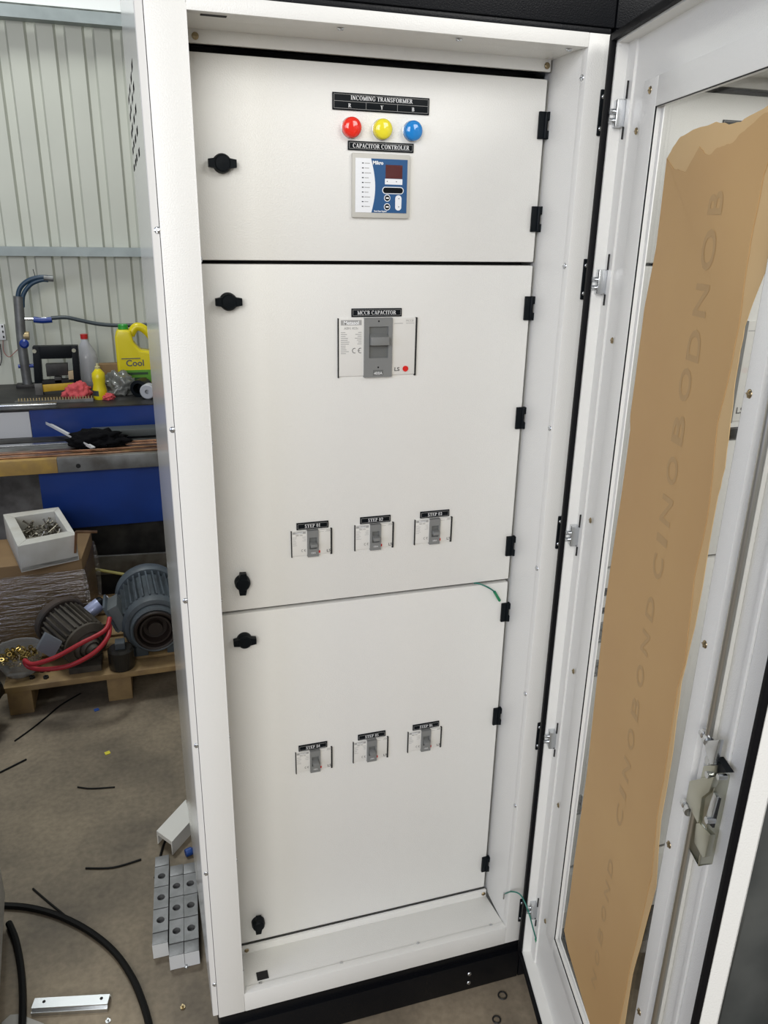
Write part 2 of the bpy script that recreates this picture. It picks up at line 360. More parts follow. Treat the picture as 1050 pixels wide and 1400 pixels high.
def breaker(par, x0, x1, z0, z1, big):
    W, H = x1-x0, z1-z0; y = D
    m0, m1 = (x0+W*.322, x0+W*.675) if big else (x0+W*.385, x0+W*.655)
    o = MB().box(x0+.002, x1-.003, y-.004, y+.01, z0+.003, z1-.001).build('circuit_breaker', BRKW, par, bev=.0006)
    MB().box(x1-.0035, x1, y-.0045, y, z0, z1).build('cutout_edge', DARK, o); MB().box(x0, x0+.0018, y-.0045, y, z0, z1).build('cutout_edge', DARK, o)
    # grey centre section with a sunk toggle well
    cy = y-.0095
    c = MB()
    wx0, wx1 = m0+(m1-m0)*.17, m1-(m1-m0)*.15
    wz0, wz1 = (z0+H*.33, z0+H*.86) if big else (z0+H*.30, z0+H*.74)
    c.box(m0, wx0, cy, y, z0, z1).box(wx1, m1, cy, y, z0, z1).box(wx0, wx1, cy, y, z0, wz0).box(wx0, wx1, cy, y, wz1, z1)
    c.build('centre_cover', BRKG, o)
    MB().box(wx0, wx1, y-.0048, y, wz0, wz1).build('toggle_well', BRKG2, o)
    zc = (wz0+wz1)/2+(wz1-wz0)*(.06 if big else -.08); hh = (wz1-wz0)*.13
    MB().prism([(wx0+.001, y-.001, zc-hh*1.8), (wx0+.001, y-.001, zc+hh*1.8), (wx0+.001, cy-.004, zc+hh), (wx0+.001, cy-.012, zc+hh), (wx0+.001, cy-.012, zc-hh), (wx0+.001, cy-.004, zc-hh)], (wx1-wx0-.002, 0, 0)).build('toggle', BRKG, o, bev=.0008)
    f = lambda X, Z, yy=y-.0043: (lambda a, b, c_: (X+a, yy, Z+b))
    # print on the face
    pr = MB(); yy = y-.0042
    lx0, lx1 = x0+W*.035, m0-W*.03
    k = 12 if big else 7
    for i in range(k):
        zz = z1-H*(.24+.032*i*(1 if big else 1.6)); 
        pr.box(lx0, lx0+(lx1-lx0)*random.uniform(.2, .42), yy-.0002, yy, zz, zz+H*.010)
        if i < k*.55: pr.box(lx1-(lx1-lx0)*random.uniform(.15, .33), lx1, yy-.0002, yy, zz, zz+H*.010)
    pr.box(m1+W*.03, m1+W*.14, yy-.0002, yy, z1-H*.10, z1-H*.092).box(m1+W*.18, x1-W*.04, yy-.0002, yy, z1-H*.10, z1-H*.092)
    pr.build('rating_print', PRG, o)['kind'] = 'stuff'
    MB().box(lx0, lx1, yy-.0002, yy, z1-H*.115, z1-H*.03).build('brand_band', PRG, o)
    t = text_mb('Metasol', H*.085, f((lx0+lx1)/2, z1-H*.103, yy-.0004), bold=H*.002, align='CENTER'); t.build('brand_lettering', WHITEP, o)
    t = text_mb('ABN 403c' if big else 'ABN 103c', H*.06, f((lx0+lx1)/2, z1-H*.185, yy-.0003), align='CENTER')
    t2 = text_mb('MCCB', H*.05, f(x1-W*.05, z1-H*.07, yy-.0003), align='RIGHT'); t.add(t2.v, t2.f)
    t.build('model_lettering', PRD if not big else PRG, o)
    ce = MB()
    for cx in (lx1-W*.085, lx1-W*.012):
        pr_ = None
        for i in range(11):
            a = math.radians(70+220*i/10); r = H*.045; po = (cx+r*math.cos(a), z0+H*(.46 if big else .24)+r*math.sin(a)); pi_ = (cx+.78*r*math.cos(a), z0+H*(.46 if big else .24)+.78*r*math.sin(a))
            if pr_: ce.prism([(q[0], yy, q[1]) for q in (pr_[0], po, pi_, pr_[1])], (0, -.0003, 0))
            pr_ = (po, pi_)
    ce.box(lx1-W*.035, lx1-W*.018, yy-.0003, yy, z0+H*(.46 if big else .24)-H*.004, z0+H*(.46 if big else .24)+H*.004)
    ce.build('ce_mark', PRD, o)
    ls = text_mb('LS', H*(.09 if big else .15), f(m1+W*.04 if big else x1-W*.14, z0+H*(.09 if big else .10), yy-.0003), bold=H*.002, xs=1.15); ls.build('maker_lettering', PRD, o)
    if big:
        MB().cyl((m1+W*.185, yy+.001, z0+H*.125), (m1+W*.185, yy-.002, z0+H*.125), H*.05, 20).build('trip_button', REDB, o)
    else:
        MB().box(m1-W*.005, m1+W*.045, yy-.001, yy+.001, z0+H*.10, z0+H*.19).build('trip_button', REDB, o)
    tx = text_mb('400A' if big else '100A', H*(.07 if big else .085), f((m0+m1)/2, z0+H*(.045 if big else .12), cy-.0004), align='CENTER')
    if big: MB().box((m0+m1)/2-W*.065, (m0+m1)/2+W*.065, cy-.0003, cy, z0+H*.03, z0+H*.125).build('rating_band', BRKG2, o)
    tx.build('rating_lettering', WHITEP, o)
    if big:
        for zz in (z1-H*.05, z0+H*.17): MB().cyl(((m0+m1)/2, cy+.0005, zz), ((m0+m1)/2, cy-.0004, zz), .0018, 12).build('cover_screw', DARK, o)
    return o

def pilot(par, x, z, m_, lab):
    o = MB().lathe([(0, 0), (.0182, 0), (.0182, .002), (.0165, .003), (0, .003)], (x, D, z), (0, -1, 0), 32).build('pilot_lamp', STEEL, par, smooth=True); o['label'] = lab
    MB().lathe([(.0178, .0015), (.0178, .009), (.0170, .0135), (.0145, .0165), (.008, .0182), (0, .0187)], (x, D, z), (0, -1, 0), 32).build('lens', m_, o, smooth=True)

def controller(par):
    x0, x1, z0, z1 = .357, .4705, 1.9475, 2.0595; y = D
    o = MB().box(x0, x1, y-.008, y, z0, z1).build('power_factor_controller', CTRLF, par, bev=.0025)
    o['label'] = 'blue and white digital capacitor controller with small dark red display'
    fx0, fx1, fz0, fz1 = .363, .4645, 1.957, 2.051; yy = y-.0083
    MB().box(fx0, fx1, yy-.0004, yy+.002, fz0, fz1).build('face_panel', CTRLW, o)
    bx = lambda t: fx0+(fx1-fx0)*(.295+.085*math.sin(PI*min(1, t*.94+.06))**1.0*.999+.0*t)
    poly = [(bx(1-i/16), yy-.0005, fz1-(fz1-fz0)*(i/16)) for i in range(17)]+[(fx1, yy-.0005, fz0), (fx1, yy-.0005, fz1)]
    MB().prism(poly, (0, -.0003, 0)).build('blue_field', CTRLB, o)
    Fx = lambda u: fx0+(fx1-fx0)*u; Fz = lambda v: fz1-(fz1-fz0)*v; y2 = yy-.0008
    MB().box(Fx(.575), Fx(.90), y2-.0006, y2, Fz(.355), Fz(.105)).build('display', CTRLR, o)
    wh = MB().box(Fx(.565), Fx(.905), y2-.0003, y2, Fz(.465), Fz(.36)); 
    def pill(cx, cz, rx, rz, ww, hh=0):
        r = min(rx, rz); P = []
        for i in range(24):
            a = 2*PI*i/24; P.append((cx+math.copysign(rx-r, math.cos(a))+r*math.cos(a), y2, cz+math.copysign(rz-r, math.sin(a))+r*math.sin(a)))
        return P
    for (cu, cv, ru, rv) in ((.725, .575, .21, .068), (.615, .72, .062, .067), (.615, .885, .062, .067), (.835, .805, .062, .145)):
        wh.prism(pill(Fx(cu), Fz(cv), ru*(fx1-fx0), rv*(fz1-fz0), 0), (0, -.0003, 0))
    wh.build('white_print', CTRLW, o)
    bk = MB()
    for (cu, cv, ru, rv) in ((.725, .575, .195, .053), (.615, .72, .048, .052), (.615, .885, .048, .052)):
        bk.prism([(a, b-.0003, c) for a, b, c in pill(Fx(cu), Fz(cv), ru*(fx1-fx0), rv*(fz1-fz0), 0)], (0, -.0004, 0))
    for i in range(10):
        zz = Fz(.09+.0885*i); bk.box(Fx(.125), Fx(.155), yy-.0009, yy-.0003, zz-.0008, zz+.0008)
    for u_, v_ in ((.60, .41), (.78, .41), (.835, .725), (.835, .88)): bk.box(Fx(u_), Fx(u_)+.0018, y2-.0006, y2-.0002, Fz(v_)-.0007, Fz(v_)+.0007)
    bk.build('button', BLACK, o)
    w2 = MB()
    for cv in (.72, .885): w2.box(Fx(.59), Fx(.645), y2-.0009, y2-.0006, Fz(cv)-.0013, Fz(cv)+.0013)
    f = lambda X, Z: (lambda a, b, c_: (X+a, y2-.0004, Z+b))
    t = text_mb('Mikro', .0085, f(Fx(.325), Fz(.105)), bold=.0003); w2.add(t.v, t.f)
    t = text_mb('Power Factor Regulator', .0042, f(Fx(.36), Fz(.985)), bold=.0001, xs=.62); w2.add(t.v, t.f)
    w2.build('lettering', WHITEP, o)
    g = MB()
    for i in range(10):
        zz = Fz(.09+.0885*i); g.box(Fx(.175), Fx(.175+random.uniform(.07, .15)), yy-.0007, yy-.0003, zz-.0006, zz+.0006)
    g.build('indicator_print', PRG, o)['kind'] = 'stuff'

def cabinet(ox, label, main):
    root = thing('switchgear_cabinet', (ox, 0, 0), label, 'cabinet')
    def P(mb_, name, m_, bev=0, parent=root, smooth=False):
        mb_.v = [(v[0]+ox, v[1], v[2]) for v in mb_.v]; return mb_.build(name, m_, parent, bev, smooth)
    DEP = .8
    P(MB().box(0, XL, 0, .02, ZB, ZT).box(XL-.0015, XL, .0, D+.02, OB-.01, OT+.01), 'frame_post', COAT, .002)
    P(MB().box(XR, .7985, 0, .02, ZB, ZT).prism([(XR, .001, OB-.01), (XR+.0055, D+.03, OB-.01), (XR+.012, D+.03, OB-.01), (XR+.012, .001, OB-.01)], (0, 0, OT-OB+.02)), 'frame_post', COAT, .002)
    P(MB().box(XL, XR, 0, .02, OT, ZT).prism([(XL, .001, OT), (XL, D-.004, OT+.006), (XL, D-.004, OT+.016), (XL, .001, OT+.016)], (XR-XL, 0, 0)).box(XL, XR, D-.004, D+.004, OT-.018, OT+.012), 'header_rail', COAT, .0015)
    P(MB().box(XL, XR, 0, .02, ZB, OB).prism([(XL, .001, OB), (XL, .128, .179), (XL, .128, .165), (XL, .001, .165)], (XR-XL, 0, 0)).prism([(XL, .128, .165), (XL, .128, .199), (XL, .136, .199), (XL, .136, .165)], (XR-XL, 0, 0)), 'sill_rail', COAT, .0015)
    P(MB().box(.004, .796, .02, DEP, ZT-.02, ZT), 'roof_panel', COAT)
    P(MB().box(.004, .796, DEP-.004, DEP, ZB, ZT), 'back_panel', COAT)
    P(MB().box(.004, .796, .02, DEP, ZB, ZB+.01), 'floor_panel', COAT)
    P(MB().box(.792, .798, .02, DEP, ZB, ZT), 'side_panel', COAT)
    P(MB().box(XL, XR+.01, .22, .225, ZB+.02, ZT-.03), 'dark_backing', DARKST)  # dark sheet added so the gaps round the inner doors read as shade
    # flared left cover with folded front edge
    sp = [(-.001, .003), (-.0125, .003), (-.0137, .006), (-.0135-.0131*DEP, DEP), (-.001, DEP)]   # the cover runs on up past the crown
    side = P(MB().prism([(x_, y_, ZB+.008) for x_, y_ in sp], (0, 0, 2.44-ZB-.008)), 'side_panel', COATS)
    P(MB().box(0, .7985, .0, DEP, 2.268, 2.43).box(.003, .7955, .004, DEP-.004, ZT, 2.268), 'crown', BLACKP, .002)
    P(MB().box(0, .799, .003, DEP, 0.004, .098).box(.002, .797, .012, DEP-.01, .098, ZB), 'plinth', BLACKP, .002)
    for (x_, z_) in ((.655, .105-.045), (.655, .028), (.11, .06), (.11, .028)): inst('plinth_bolt', screw_me, root, (ox+x_, .003, z_), facing((0, -1, 0)))
    # inner doors
    sets = ((1.8685, 2.2049), (1.1475, 1.862), (.2015, 1.1400))
    doors = []
    for z0, z1 in sets: doors.append(P(MB().box(.0685, .7485, D, D+.018, z0, z1), 'inner_door', COAT, .0035))
    kn = (((.119, 2.032, 0),), ((.1185, 1.795, 0), (.1195, 1.216, 1)), ((.118, 1.078, 0), (.118, .266, 1)))
    hg = ((2.124, 1.952), (1.776, 1.54, 1.234), (1.061, .765, .286))
    for d_, k_, h_ in zip(doors, kn, hg):
        for (x_, z_, v_) in k_: inst('quarter_turn_knob', knob_me, d_, (ox+x_, D, z_), (0, PI/2+.06 if v_ else 0, 0))
        for z_ in h_: inst('hinge', hinge_me, d_, (ox+.7475, D, z_))
    for z_ in (2.189, 1.867, 1.546, 1.229, .907, .584): inst('screw', screw_me, root, (ox+XR+.0003, .013, z_), facing((-1, 0, 0)))
    for x_ in (.309, .517, .728): inst('screw', screw_me, root, (ox+x_, .028, OT-.0002), facing((0, 0, -1)))
    for x_ in (.104, .307, .511, .715): inst('screw', screw_me, root, (ox+x_, .018, OB-.0024), facing((0, -.14, 1)))
    for q in ((.742, .127, .189), (.085, .127, .189), (.742, D-.005, 2.2268), (.085, D-.005, 2.2268)): inst('screw', screwb_me, root, (ox+q[0], q[1], q[2]), facing((0, -1, 0)))
    for z_ in (2.25-.33, 1.587, 1.251, .92, .583, .249): inst('screw', screw_me, root, (ox-.0045, .003, z_), facing((-.3, -1, 0)))
    for z_ in (1.875, 1.558, 1.24, .925, .6, .27): inst('screw', screw_me, root, (ox+XL+.0002, .008, z_), facing((1, 0, 0)))
    P(MB().prism([(.0985, .030, .1934), (.1265, .030, .1934), (.1265, .056, .1897), (.0985, .056, .1897)], (0, 0, .0012)), 'cable_slot', DARK)
    P(MB().box(.085, .125, .016, .028, OT-.0004, OT+.003), 'slot', DARK)
    return root, doors, side

root, doors, side = cabinet(0, 'tall light grey switchgear cabinet in the foreground with open glazed door and inner panels', True)
# ventilation slots in the left cover
for q in [(632,315),(628,375),(622,430),(640,420),(617,475),(634,472),(627,520),(650,525),(624,558),(642,570),(634,610),(657,628),(631,642),(649,665),(641,690),(666,730),(637,722),(655,755),(650,778),(643,803)]:
    n = Vector((-1, -.0131, 0)); d = RM @ Vector(((q[0]/3.5-525)/CF, -(q[1]/3.5-700)/CF, -1))
    t = (Vector((-.0135, 0, 0))-CP).dot(n)/d.dot(n); p = CP+d*t
    L = .026+.02*p.y
    pt = MB().obox(p+Vector((.0012, 0, 0)), (-.0131*L, L, .0), (.0016, 0, 0), (0, 0, .0068)).build('vent_slot', DARKV, side)
# door furniture on the panels
top, mid, bot = doors
nameplate(top, .321, .5065, 2.1295, 2.158, [('INCOMING TRANSFORMER', .414, 2.1505, .0072, .118), ('R', .353, 2.1375, .0066, .0055), ('Y', .414, 2.1375, .0066, .0055), ('B', .4745, 2.1375, .0066, .0052)], rows=True)
pilot(top, .356, 2.1012, RED, 'red pilot lamp marked R'); pilot(top, .415, 2.1012, YEL, 'yellow pilot lamp marked Y'); pilot(top, .474, 2.1012, BLU, 'blue pilot lamp marked B')
nameplate(top, .350, .478, 2.064, 2.080, [('CAPACITOR CONTROLER', .414, 2.072, .0074, .110)])
controller(top)
nameplate(mid, .358, .4625, 1.763, 1.7795, [('MCCB CAPACITOR', .410, 1.7713, .0074, .080)])
breaker(mid, .330, .4957, 1.6435, 1.761, True)
for i, (x0, d_, z0, nz0) in enumerate(((.2265, mid, 1.2605, 1.322), (.3665, mid, 1.261, 1.3225), (.505, mid, 1.261, 1.323), (.2245, bot, .6985, .760), (.3655, bot, .700, .7625), (.5055, bot, .702, .764))):
    breaker(d_, x0, x0+.0895, z0, z0+.060, False)
    xn = x0+.0125 if i != 3 else x0+.008
    nameplate(d_, xn, xn+.0695, nz0, nz0+.0158, [('STEP 0%d' % (i+1), xn+.0347, nz0+.0079, .0072, .034)])
# earth wires
P_ = [at(x_, y_, 1, v) for x_, y_, v in ((648, 797, D+.004), (655, 798, D-.006), (667, 803, D-.016), (677, 810, D-.014), (682, 819, D-.004))]
ew = MB().tube(P_, .0018, 8).build('earth_wire', GREENW, root, smooth=True)
MB().tube([at(676, 809, 1, D-.014), at(683, 821, 1, D-.003)], .0034, 10, 1).build('ferrule', GREENF, ew, smooth=True)
# black hinge plates on the front of the right post
for z_ in (2.133, 1.843, 1.316, .792, .248):
    h = MB().box(.783, .796, -.004, .001, z_-.038, z_+.038).box(.791, .7975, -.012, -.003, z_-.02, z_+.02).build('door_hinge', BLACK, root, bev=.002)
    for dz in (-.026, .026): inst('hinge_screw', screw_me, h, (.7885, -.004, z_+dz), facing((0, -1, 0))).scale = (.7, .7, .7)

# ---------------------------------------------------------------- the glazed door, swung open. local frame: x along its width, y outward, z up
AL = 1.3534; HX, HY = .8-.0167, -.0297
DW, DZ0, DZ1, TH = .7757, .1383, 2.2506, .0276
U0, U1, WZ0, WZ1 = .1862, .5865, .389, 2.1162
t_ = .0016
dm = MB()
# skin with the window opening
uo0, uo1, zo0, zo1 = U0-.004, U1+.004, WZ0-.004, WZ1+.004
for (a, b, c, d) in ((0, uo0, DZ0, DZ1), (uo1, DW, DZ0, DZ1), (uo0, uo1, DZ0, zo0), (uo0, uo1, zo1, DZ1)): dm.box(a, b, TH-t_, TH, c, d)
dm.box(0, t_, 0, TH, DZ0, DZ1).box(DW-t_, DW, 0, TH, DZ0, DZ1).box(0, DW, 0, TH, DZ0, DZ0+t_).box(0, DW, 0, TH, DZ1-t_, DZ1)
# stepped return lip all round
dm.box(0, .010, 0, .0016, DZ0, DZ1).box(DW-.010, DW, 0, .0016, DZ0, DZ1).box(0, DW, 0, .0016, DZ0, DZ0+.01).box(0, DW, 0, .0016, DZ1-.01, DZ1)
dm.box(.010, .014, .001, TH, DZ0+.01, DZ1-.01).box(DW-.014, DW-.010, .001, TH, DZ0+.01, DZ1-.01).box(.01, DW-.01, .001, TH, DZ0+.01, DZ0+.014).box(.01, DW-.01, .001, TH, DZ1-.014, DZ1-.01)
dm.box(.014, .05, TH-.006, TH-t_, DZ0+.014, DZ1-.014)
ORI_door = bpy.data.objects.new('glazed_door', dm.mesh('glazed_door')); gd = ORI_door; gd.data.materials.append(DOORC); col.objects.link(gd)
gd.parent = root; gd.location = (HX, HY, 0); gd.rotation_euler = (0, 0, PI+AL); ORI[gd] = (0, 0, 0)
gd['label'] = 'open door of grey sheet steel with tall window covered in brown paper'
# window trim: four raised box strips mitred round the pane
tw = .044; y0, y1 = .012, TH-t_
for nm, (a, b, c, d) in (('l', (U0-tw-.012, U0, WZ0-tw, WZ1+tw)), ('r', (U1, U1+tw-.008, WZ0-tw, WZ1+tw)), ('b', (U0, U1, WZ0-tw, WZ0)), ('t', (U0, U1, WZ1, WZ1+tw))):
    MB().box(a, b, y0, y1, c, d).build('window_trim', DOORC, gd, bev=.002)
MB().box(U0-.003, U0+.0008, .0130, .0152, WZ0-.003, WZ1+.003).box(U1-.0008, U1+.003, .0130, .0152, WZ0, WZ1).box(U0, U1, .0130, .0152, WZ0-.003, WZ0+.0008).box(U0, U1, .0130, .0152, WZ1-.0008, WZ1+.003).build('glazing_seal', BLACK, gd)
MB().box(U0-.004, U1+.004, .0248, .0274, WZ0-.004, WZ1+.004).build('window_pane', PANE, gd)
for a, b in (((U0, U0+.011), (WZ0, WZ1)), ((U1-.006, U1), (WZ0, WZ1)), ((U0, U1), (WZ0, WZ0+.012))):
    MB().box(a[0], a[1], .0225, .0247, b[0], b[1]).build('glazing_bead', DOORC, gd, bev=.0005)
# gasket round the rim
g = .011
MB().box(-.002, g, -.009, .001, DZ0, DZ1).box(DW-g+.002, DW+.0006, -.007, .001, DZ0, DZ1).box(0, DW, -.009, .001, DZ0-.001, DZ0+g-.002).box(0, DW, -.009, .001, DZ1-g, DZ1+.001).build('gasket', RUBBER, gd, bev=.002)
for (u, z) in ((.095, 2.091), (.095, 1.743), (.09, 1.388), (.092, 1.043), (.094, .691), (.096, .344)): inst('screw', screwb_me, gd, (u, TH-.0062, z), facing((0, -1, 0)))
for (u, z) in ((.600, 1.746), (.600, 1.3965), (.600, 1.048), (.600, .693), (.159, 2.143)): inst('screw', screwb_me, gd, (u, .012, z), facing((0, -1, 0)))
# hinge brackets inside the rim
for z in (2.126, 1.842, 1.3296, .8212, .3019):
    hb = MB().box(.014, .032, .006, .0215, z-.022, z+.022).build('hinge_bracket', STEEL, gd, bev=.0015)
    for dz in (-.011, .004, .0): MB().cyl((.016+.002, .008, z+dz), (.018, -.003, z+dz), .0045, 10).build('bracket_bolt', STEEL, hb, smooth=True) if dz else None
    MB().box(.033, .0345, .0185, .0215, z+.022, z+.05).box(.033, .0345, .0185, .0215, z-.042, z-.022).build('pin_slit', DARK, hb)
# locking rod and guides
UR = .660
MB().tube([(UR, .006, 1.285), (UR, .006, 2.22)], .0052, 12, 1).build('lock_rod', mat('rod_steel', (.50, .49, .45), .3, 1.0), gd, smooth=True)
MB().tube([(UR, .006, .17), (UR, .006, 1.17)], .0052, 12, 1).build('lock_rod', mat('rod_steel', (.50, .49, .45), .3, 1.0), gd, smooth=True)
MB().box(UR-.024, UR-.012, .014, TH-t_, DZ0+.03, DZ1-.03).build('rod_channel', DOORC, gd, bev=.002)
MB().box(UR+.019, UR+.030, .021, TH-t_, DZ0+.03, DZ1-.03).build('rod_channel', DOORC, gd, bev=.002)
# latch mechanism
DN = Vector((math.sin(AL), -math.cos(AL), 0)); DU = Vector((-math.cos(AL), -math.sin(AL), 0))
def dpt(x, y, wv):                       # photo pixel to door coordinates at depth wv
    P0 = Vector((HX, HY, 0))+DN*wv; d = RM @ Vector(((x-525)/CF, -(y-700)/CF, -1)); t = (P0-CP).dot(DN)/d.dot(DN); q = CP+d*t
    return Vector(((q-P0).dot(DU), wv, q.z))
LC = lambda x, y, wv: dpt(880+x/5.833, 980+y/5.833, wv)
def latch(pts, wv, th, name, m_, bev=.001): return MB().prism([LC(x, y, wv) for x, y in pts], (0, th, 0)).build(name, m_, gd, bev=bev)
ba, bb = LC(680, 452, .026), LC(540, 1165, .026)
ub = .6945; zt_, zb_ = ba.z, bb.z
wl = .006
MB().box(ub-.003, ub, wl, TH-t_, zb_, zt_).box(ub-.034, ub, wl, wl+.003, zb_, zt_-.01).build('latch_plate', STEELY, gd, bev=.001)
MB().box(ub-.034, ub-.031, wl, TH-t_, zb_+.03, zt_-.02).build('latch_plate', STEELY, gd)
latch([(365, 510), (560, 478), (520, 600), (462, 645), (440, 830), (430, 850), (335, 665)], .001, .009, 'latch_cam', STEELY)
latch([(415, 852), (440, 842), (530, 940), (490, 1120), (470, 1126), (400, 1000)], .004, .008, 'latch_tongue', STEELY)
latch([(480, 390), (572, 386), (560, 472), (466, 482)], .004, .014, 'latch_bracket', STEELY)
latch([(580, 320), (665, 445), (580, 450)], .008, .010, 'latch_wing', BLACK, 0)
latch([(480, 190), (600, 182), (575, 290), (556, 382), (520, 382), (490, 265)], -.001, .008, 'rod_clevis', STEEL, .002)
latch([(570, 645), (603, 650), (548, 885), (526, 862)], .009, .003, 'latch_slot', DARK, 0)
latch([(556, 600), (580, 640), (530, 840), (490, 800)], .005, .005, 'latch_lever', STEEL)
for (x, y, r) in ((520, 200, .0075), (365, 762, .0075)):
    q = LC(x, y, .004); MB().lathe([(0, 0), (r, 0), (r, .006), (r*.6, .007), (r*.6, .013), (r*.9, .014), (r*.9, .021), (0, .021)], q, (-1, .1, .05), 12).build('latch_bolt', STEEL, gd, smooth=True)
for (x, y, r) in ((503, 350, .006), (500, 462, .005), (497, 825, .005), (590, 480, .004)):
    q = LC(x, y, -.001); MB().cyl(q, q+Vector((0, .012, 0)), r, 12).build('latch_bolt', STEEL, gd, smooth=True)
# torn protective paper: a pale lower ply and a brown upper ply, glued to the inside of the pane
pl = [(.2471, 2.0528), (.231, 2.0391), (.2343, 1.9077), (.2184, 1.8138), (.218, 1.7228), (.2165, 1.6302), (.2243, 1.6068), (.2222, 1.4851), (.2159, 1.3698), (.212, 1.2623), (.2153, 1.1691), (.2203, 1.0452), (.2273, .8862), (.2196, .6495), (.2201, .5445), (.2126, .4448), (.2467, .4274), (.4046, .4051)]
ptop = [(.2698, 2.0653), (.3093, 2.0707), (.3784, 2.0733), (.4154, 2.0659), (.4479, 2.0654), (.4765, 2.0711), (.5094, 2.0767)]
pr_ = [(.545, 2.06), (.5722, 1.9), (.5524, 1.8559), (.5408, 1.8199), (.5404, 1.7749), (.5414, 1.7381), (.5486, 1.6755), (.5519, 1.6372), (.5463, 1.5952), (.5462, 1.4912), (.5448, 1.394), (.534, 1.2932), (.5416, 1.1937), (.5438, 1.134), (.5429, 1.0435), (.5631, .9279), (.5495, .8113), (.5364, .7018), (.5384, .5827), (.535, .405)]
fold = [(.535, 2.02), (.5263, 1.9984), (.5226, 1.9366), (.5226, 1.8925), (.5278, 1.8184), (.5236, 1.7488), (.5151, 1.6867), (.5278, 1.5889), (.5296, 1.5509), (.522, 1.4612), (.536, 1.3315), (.527, 1.28), (.530, 1.19), (.532, 1.12), (.531, 1.04), (.545, .93), (.536, .81), (.525, .70), (.522, .58), (.518, .4065)]
torn = [(.231, 2.0391), (.262, 2.022), (.285, 2.0185), (.305, 2.0145), (.322, 2.03), (.3402, 2.0459), (.358, 2.036), (.3768, 2.0327), (.395, 2.04), (.4144, 2.0405), (.4374, 2.0427), (.455, 2.052), (.475, 2.058), (.5024, 2.068), (.515, 2.07)]
def rag(pts, amp, n=3):
    out = []
    for i in range(len(pts)-1):
        a, b = pts[i], pts[i+1]
        for k in range(n):
            t = k/n; out.append((a[0]+(b[0]-a[0])*t+(random.uniform(-amp, amp) if k else 0), a[1]+(b[1]-a[1])*t+(random.uniform(-amp, amp) if k else 0)))
    return out+[pts[-1]]
outer = rag([pl[0]]+ptop, .0012)+rag(pr_, .0012)+rag(pl[::-1], .0007)[:-1]
def sheet(poly, y, th):
    me = MB().prism([(u, y, z) for u, z in poly], (0, th, 0)); return me
pp = sheet(outer, .0236, .0008).build('protective_paper', PAPER2, gd)
pp['label'] = 'pale torn inner ply of the brown protective paper'
inner = rag(torn, .001)+rag(fold, .0009)+rag([(u+.0012, z) for u, z in pl[::-1]][:-1], .0005)
up = sheet(inner, .0226, .0008).build('protective_paper', PAPER, gd); up['label'] = 'brown outer ply of the protective paper with faint lettering'
def pletter(c, u, z, h, wd):             # letters lie on their side, reading up the sheet
    t = text_mb(c, 1.0, lambda a, b, c_: (a, 0, b), align='CENTER', bold=.02)
    xs_ = [v[0] for v in t.v]; zs_ = [v[2] for v in t.v]; lx, lz = max(xs_)-min(xs_), max(zs_)-min(zs_); cx, cz = (max(xs_)+min(xs_))/2, (max(zs_)+min(zs_))/2
    MB().add([(u-(v[2]-cz)/lz*h, .0222, z+(v[0]-cx)/lx*wd) for v in t.v], t.f).build('faint_letter', PAPERI, gd)
zz = 1.985
for c, wd in (('B', .03), ('O', .055), ('N', .045), ('D', .045)): pletter(c, .415, zz-wd/2, .04, wd); zz -= wd+.018
zz = 1.745
for c, wd in (('O', .05), ('B', .045), ('O', .045), ('N', .045), ('I', .014), ('C', .04)): pletter(c, .405, zz-wd/2, .038, wd); zz -= wd+.02
zz = 1.37
for c, wd in (('D', .04), ('N', .04), ('O', .04), ('B', .04), ('O', .04), ('N', .04), ('I', .014), ('C', .04)): pletter(c, .40, zz-wd/2, .03, wd); zz -= wd+.024
zz = .82
for c, wd in (('D', .035), ('N', .035), ('O', .035), ('B', .035), ('O', .035), ('N', .035)): pletter(c, .395, zz-wd/2, .024, wd); zz -= wd+.022
# earth wire from the frame to the door
P_ = [at(690, 1222, 0, XR-.002), at(700, 1219, 1, -.01), at(712, 1224, 1, -.03), at(722, 1245, 1, -.06), at(729, 1270, 1, -.075), at(733, 1284, 1, -.08), at(735, 1293, 1, -.075)]
ew2 = MB().tube(P_, .0018, 8).build('earth_wire', GREENW, root, smooth=True)
MB().tube([P_[-2], P_[-1]], .0036, 10, 1).build('ferrule', GREENF, ew2, smooth=True)
MB().tube([P_[0]+Vector((-.002, 0, .003)), P_[0]+Vector((-.002, 0, -.016))], .0024, 8, 1).build('lug', STEEL, ew2)

# ---------------------------------------------------------------- the neighbour
root2, doors2, side2 = cabinet(.8015, 'second light grey switchgear cabinet seen through the window of the open door', False)
bpy.data.objects.remove(side2)
dd = .8015
_b = MB.build
def bshift(s, name, m, parent=None, bev=0, smooth=False, seg=2):
    s.v = [(v[0]+dd, v[1], v[2]) for v in s.v]; return _b(s, name, m, parent, bev, smooth, seg)
MB.build = bshift
t2, m2, b2 = doors2
nameplate(t2, .36, .45, 2.139, 2.156, [('INCOMER', .405, 2.1475, .0074, .05)][:0])
breaker(m2, .343, .588, 1.50, 1.742, True)
nameplate(m2, .47, .56, 1.455, 1.487, [])
for i, x0 in enumerate((.165, .365)):
    breaker(b2, x0, x0+.0895, .94, .995, False); nameplate(b2, x0+.01, x0+.08, 1.02, 1.036, [])
    breaker(b2, x0, x0+.0895, .84, .885, False)
    breaker(b2, x0, x0+.0895, .395, .455, False); nameplate(b2, x0+.01, x0+.08, 1.07, 1.09, [])
MB.build = _b

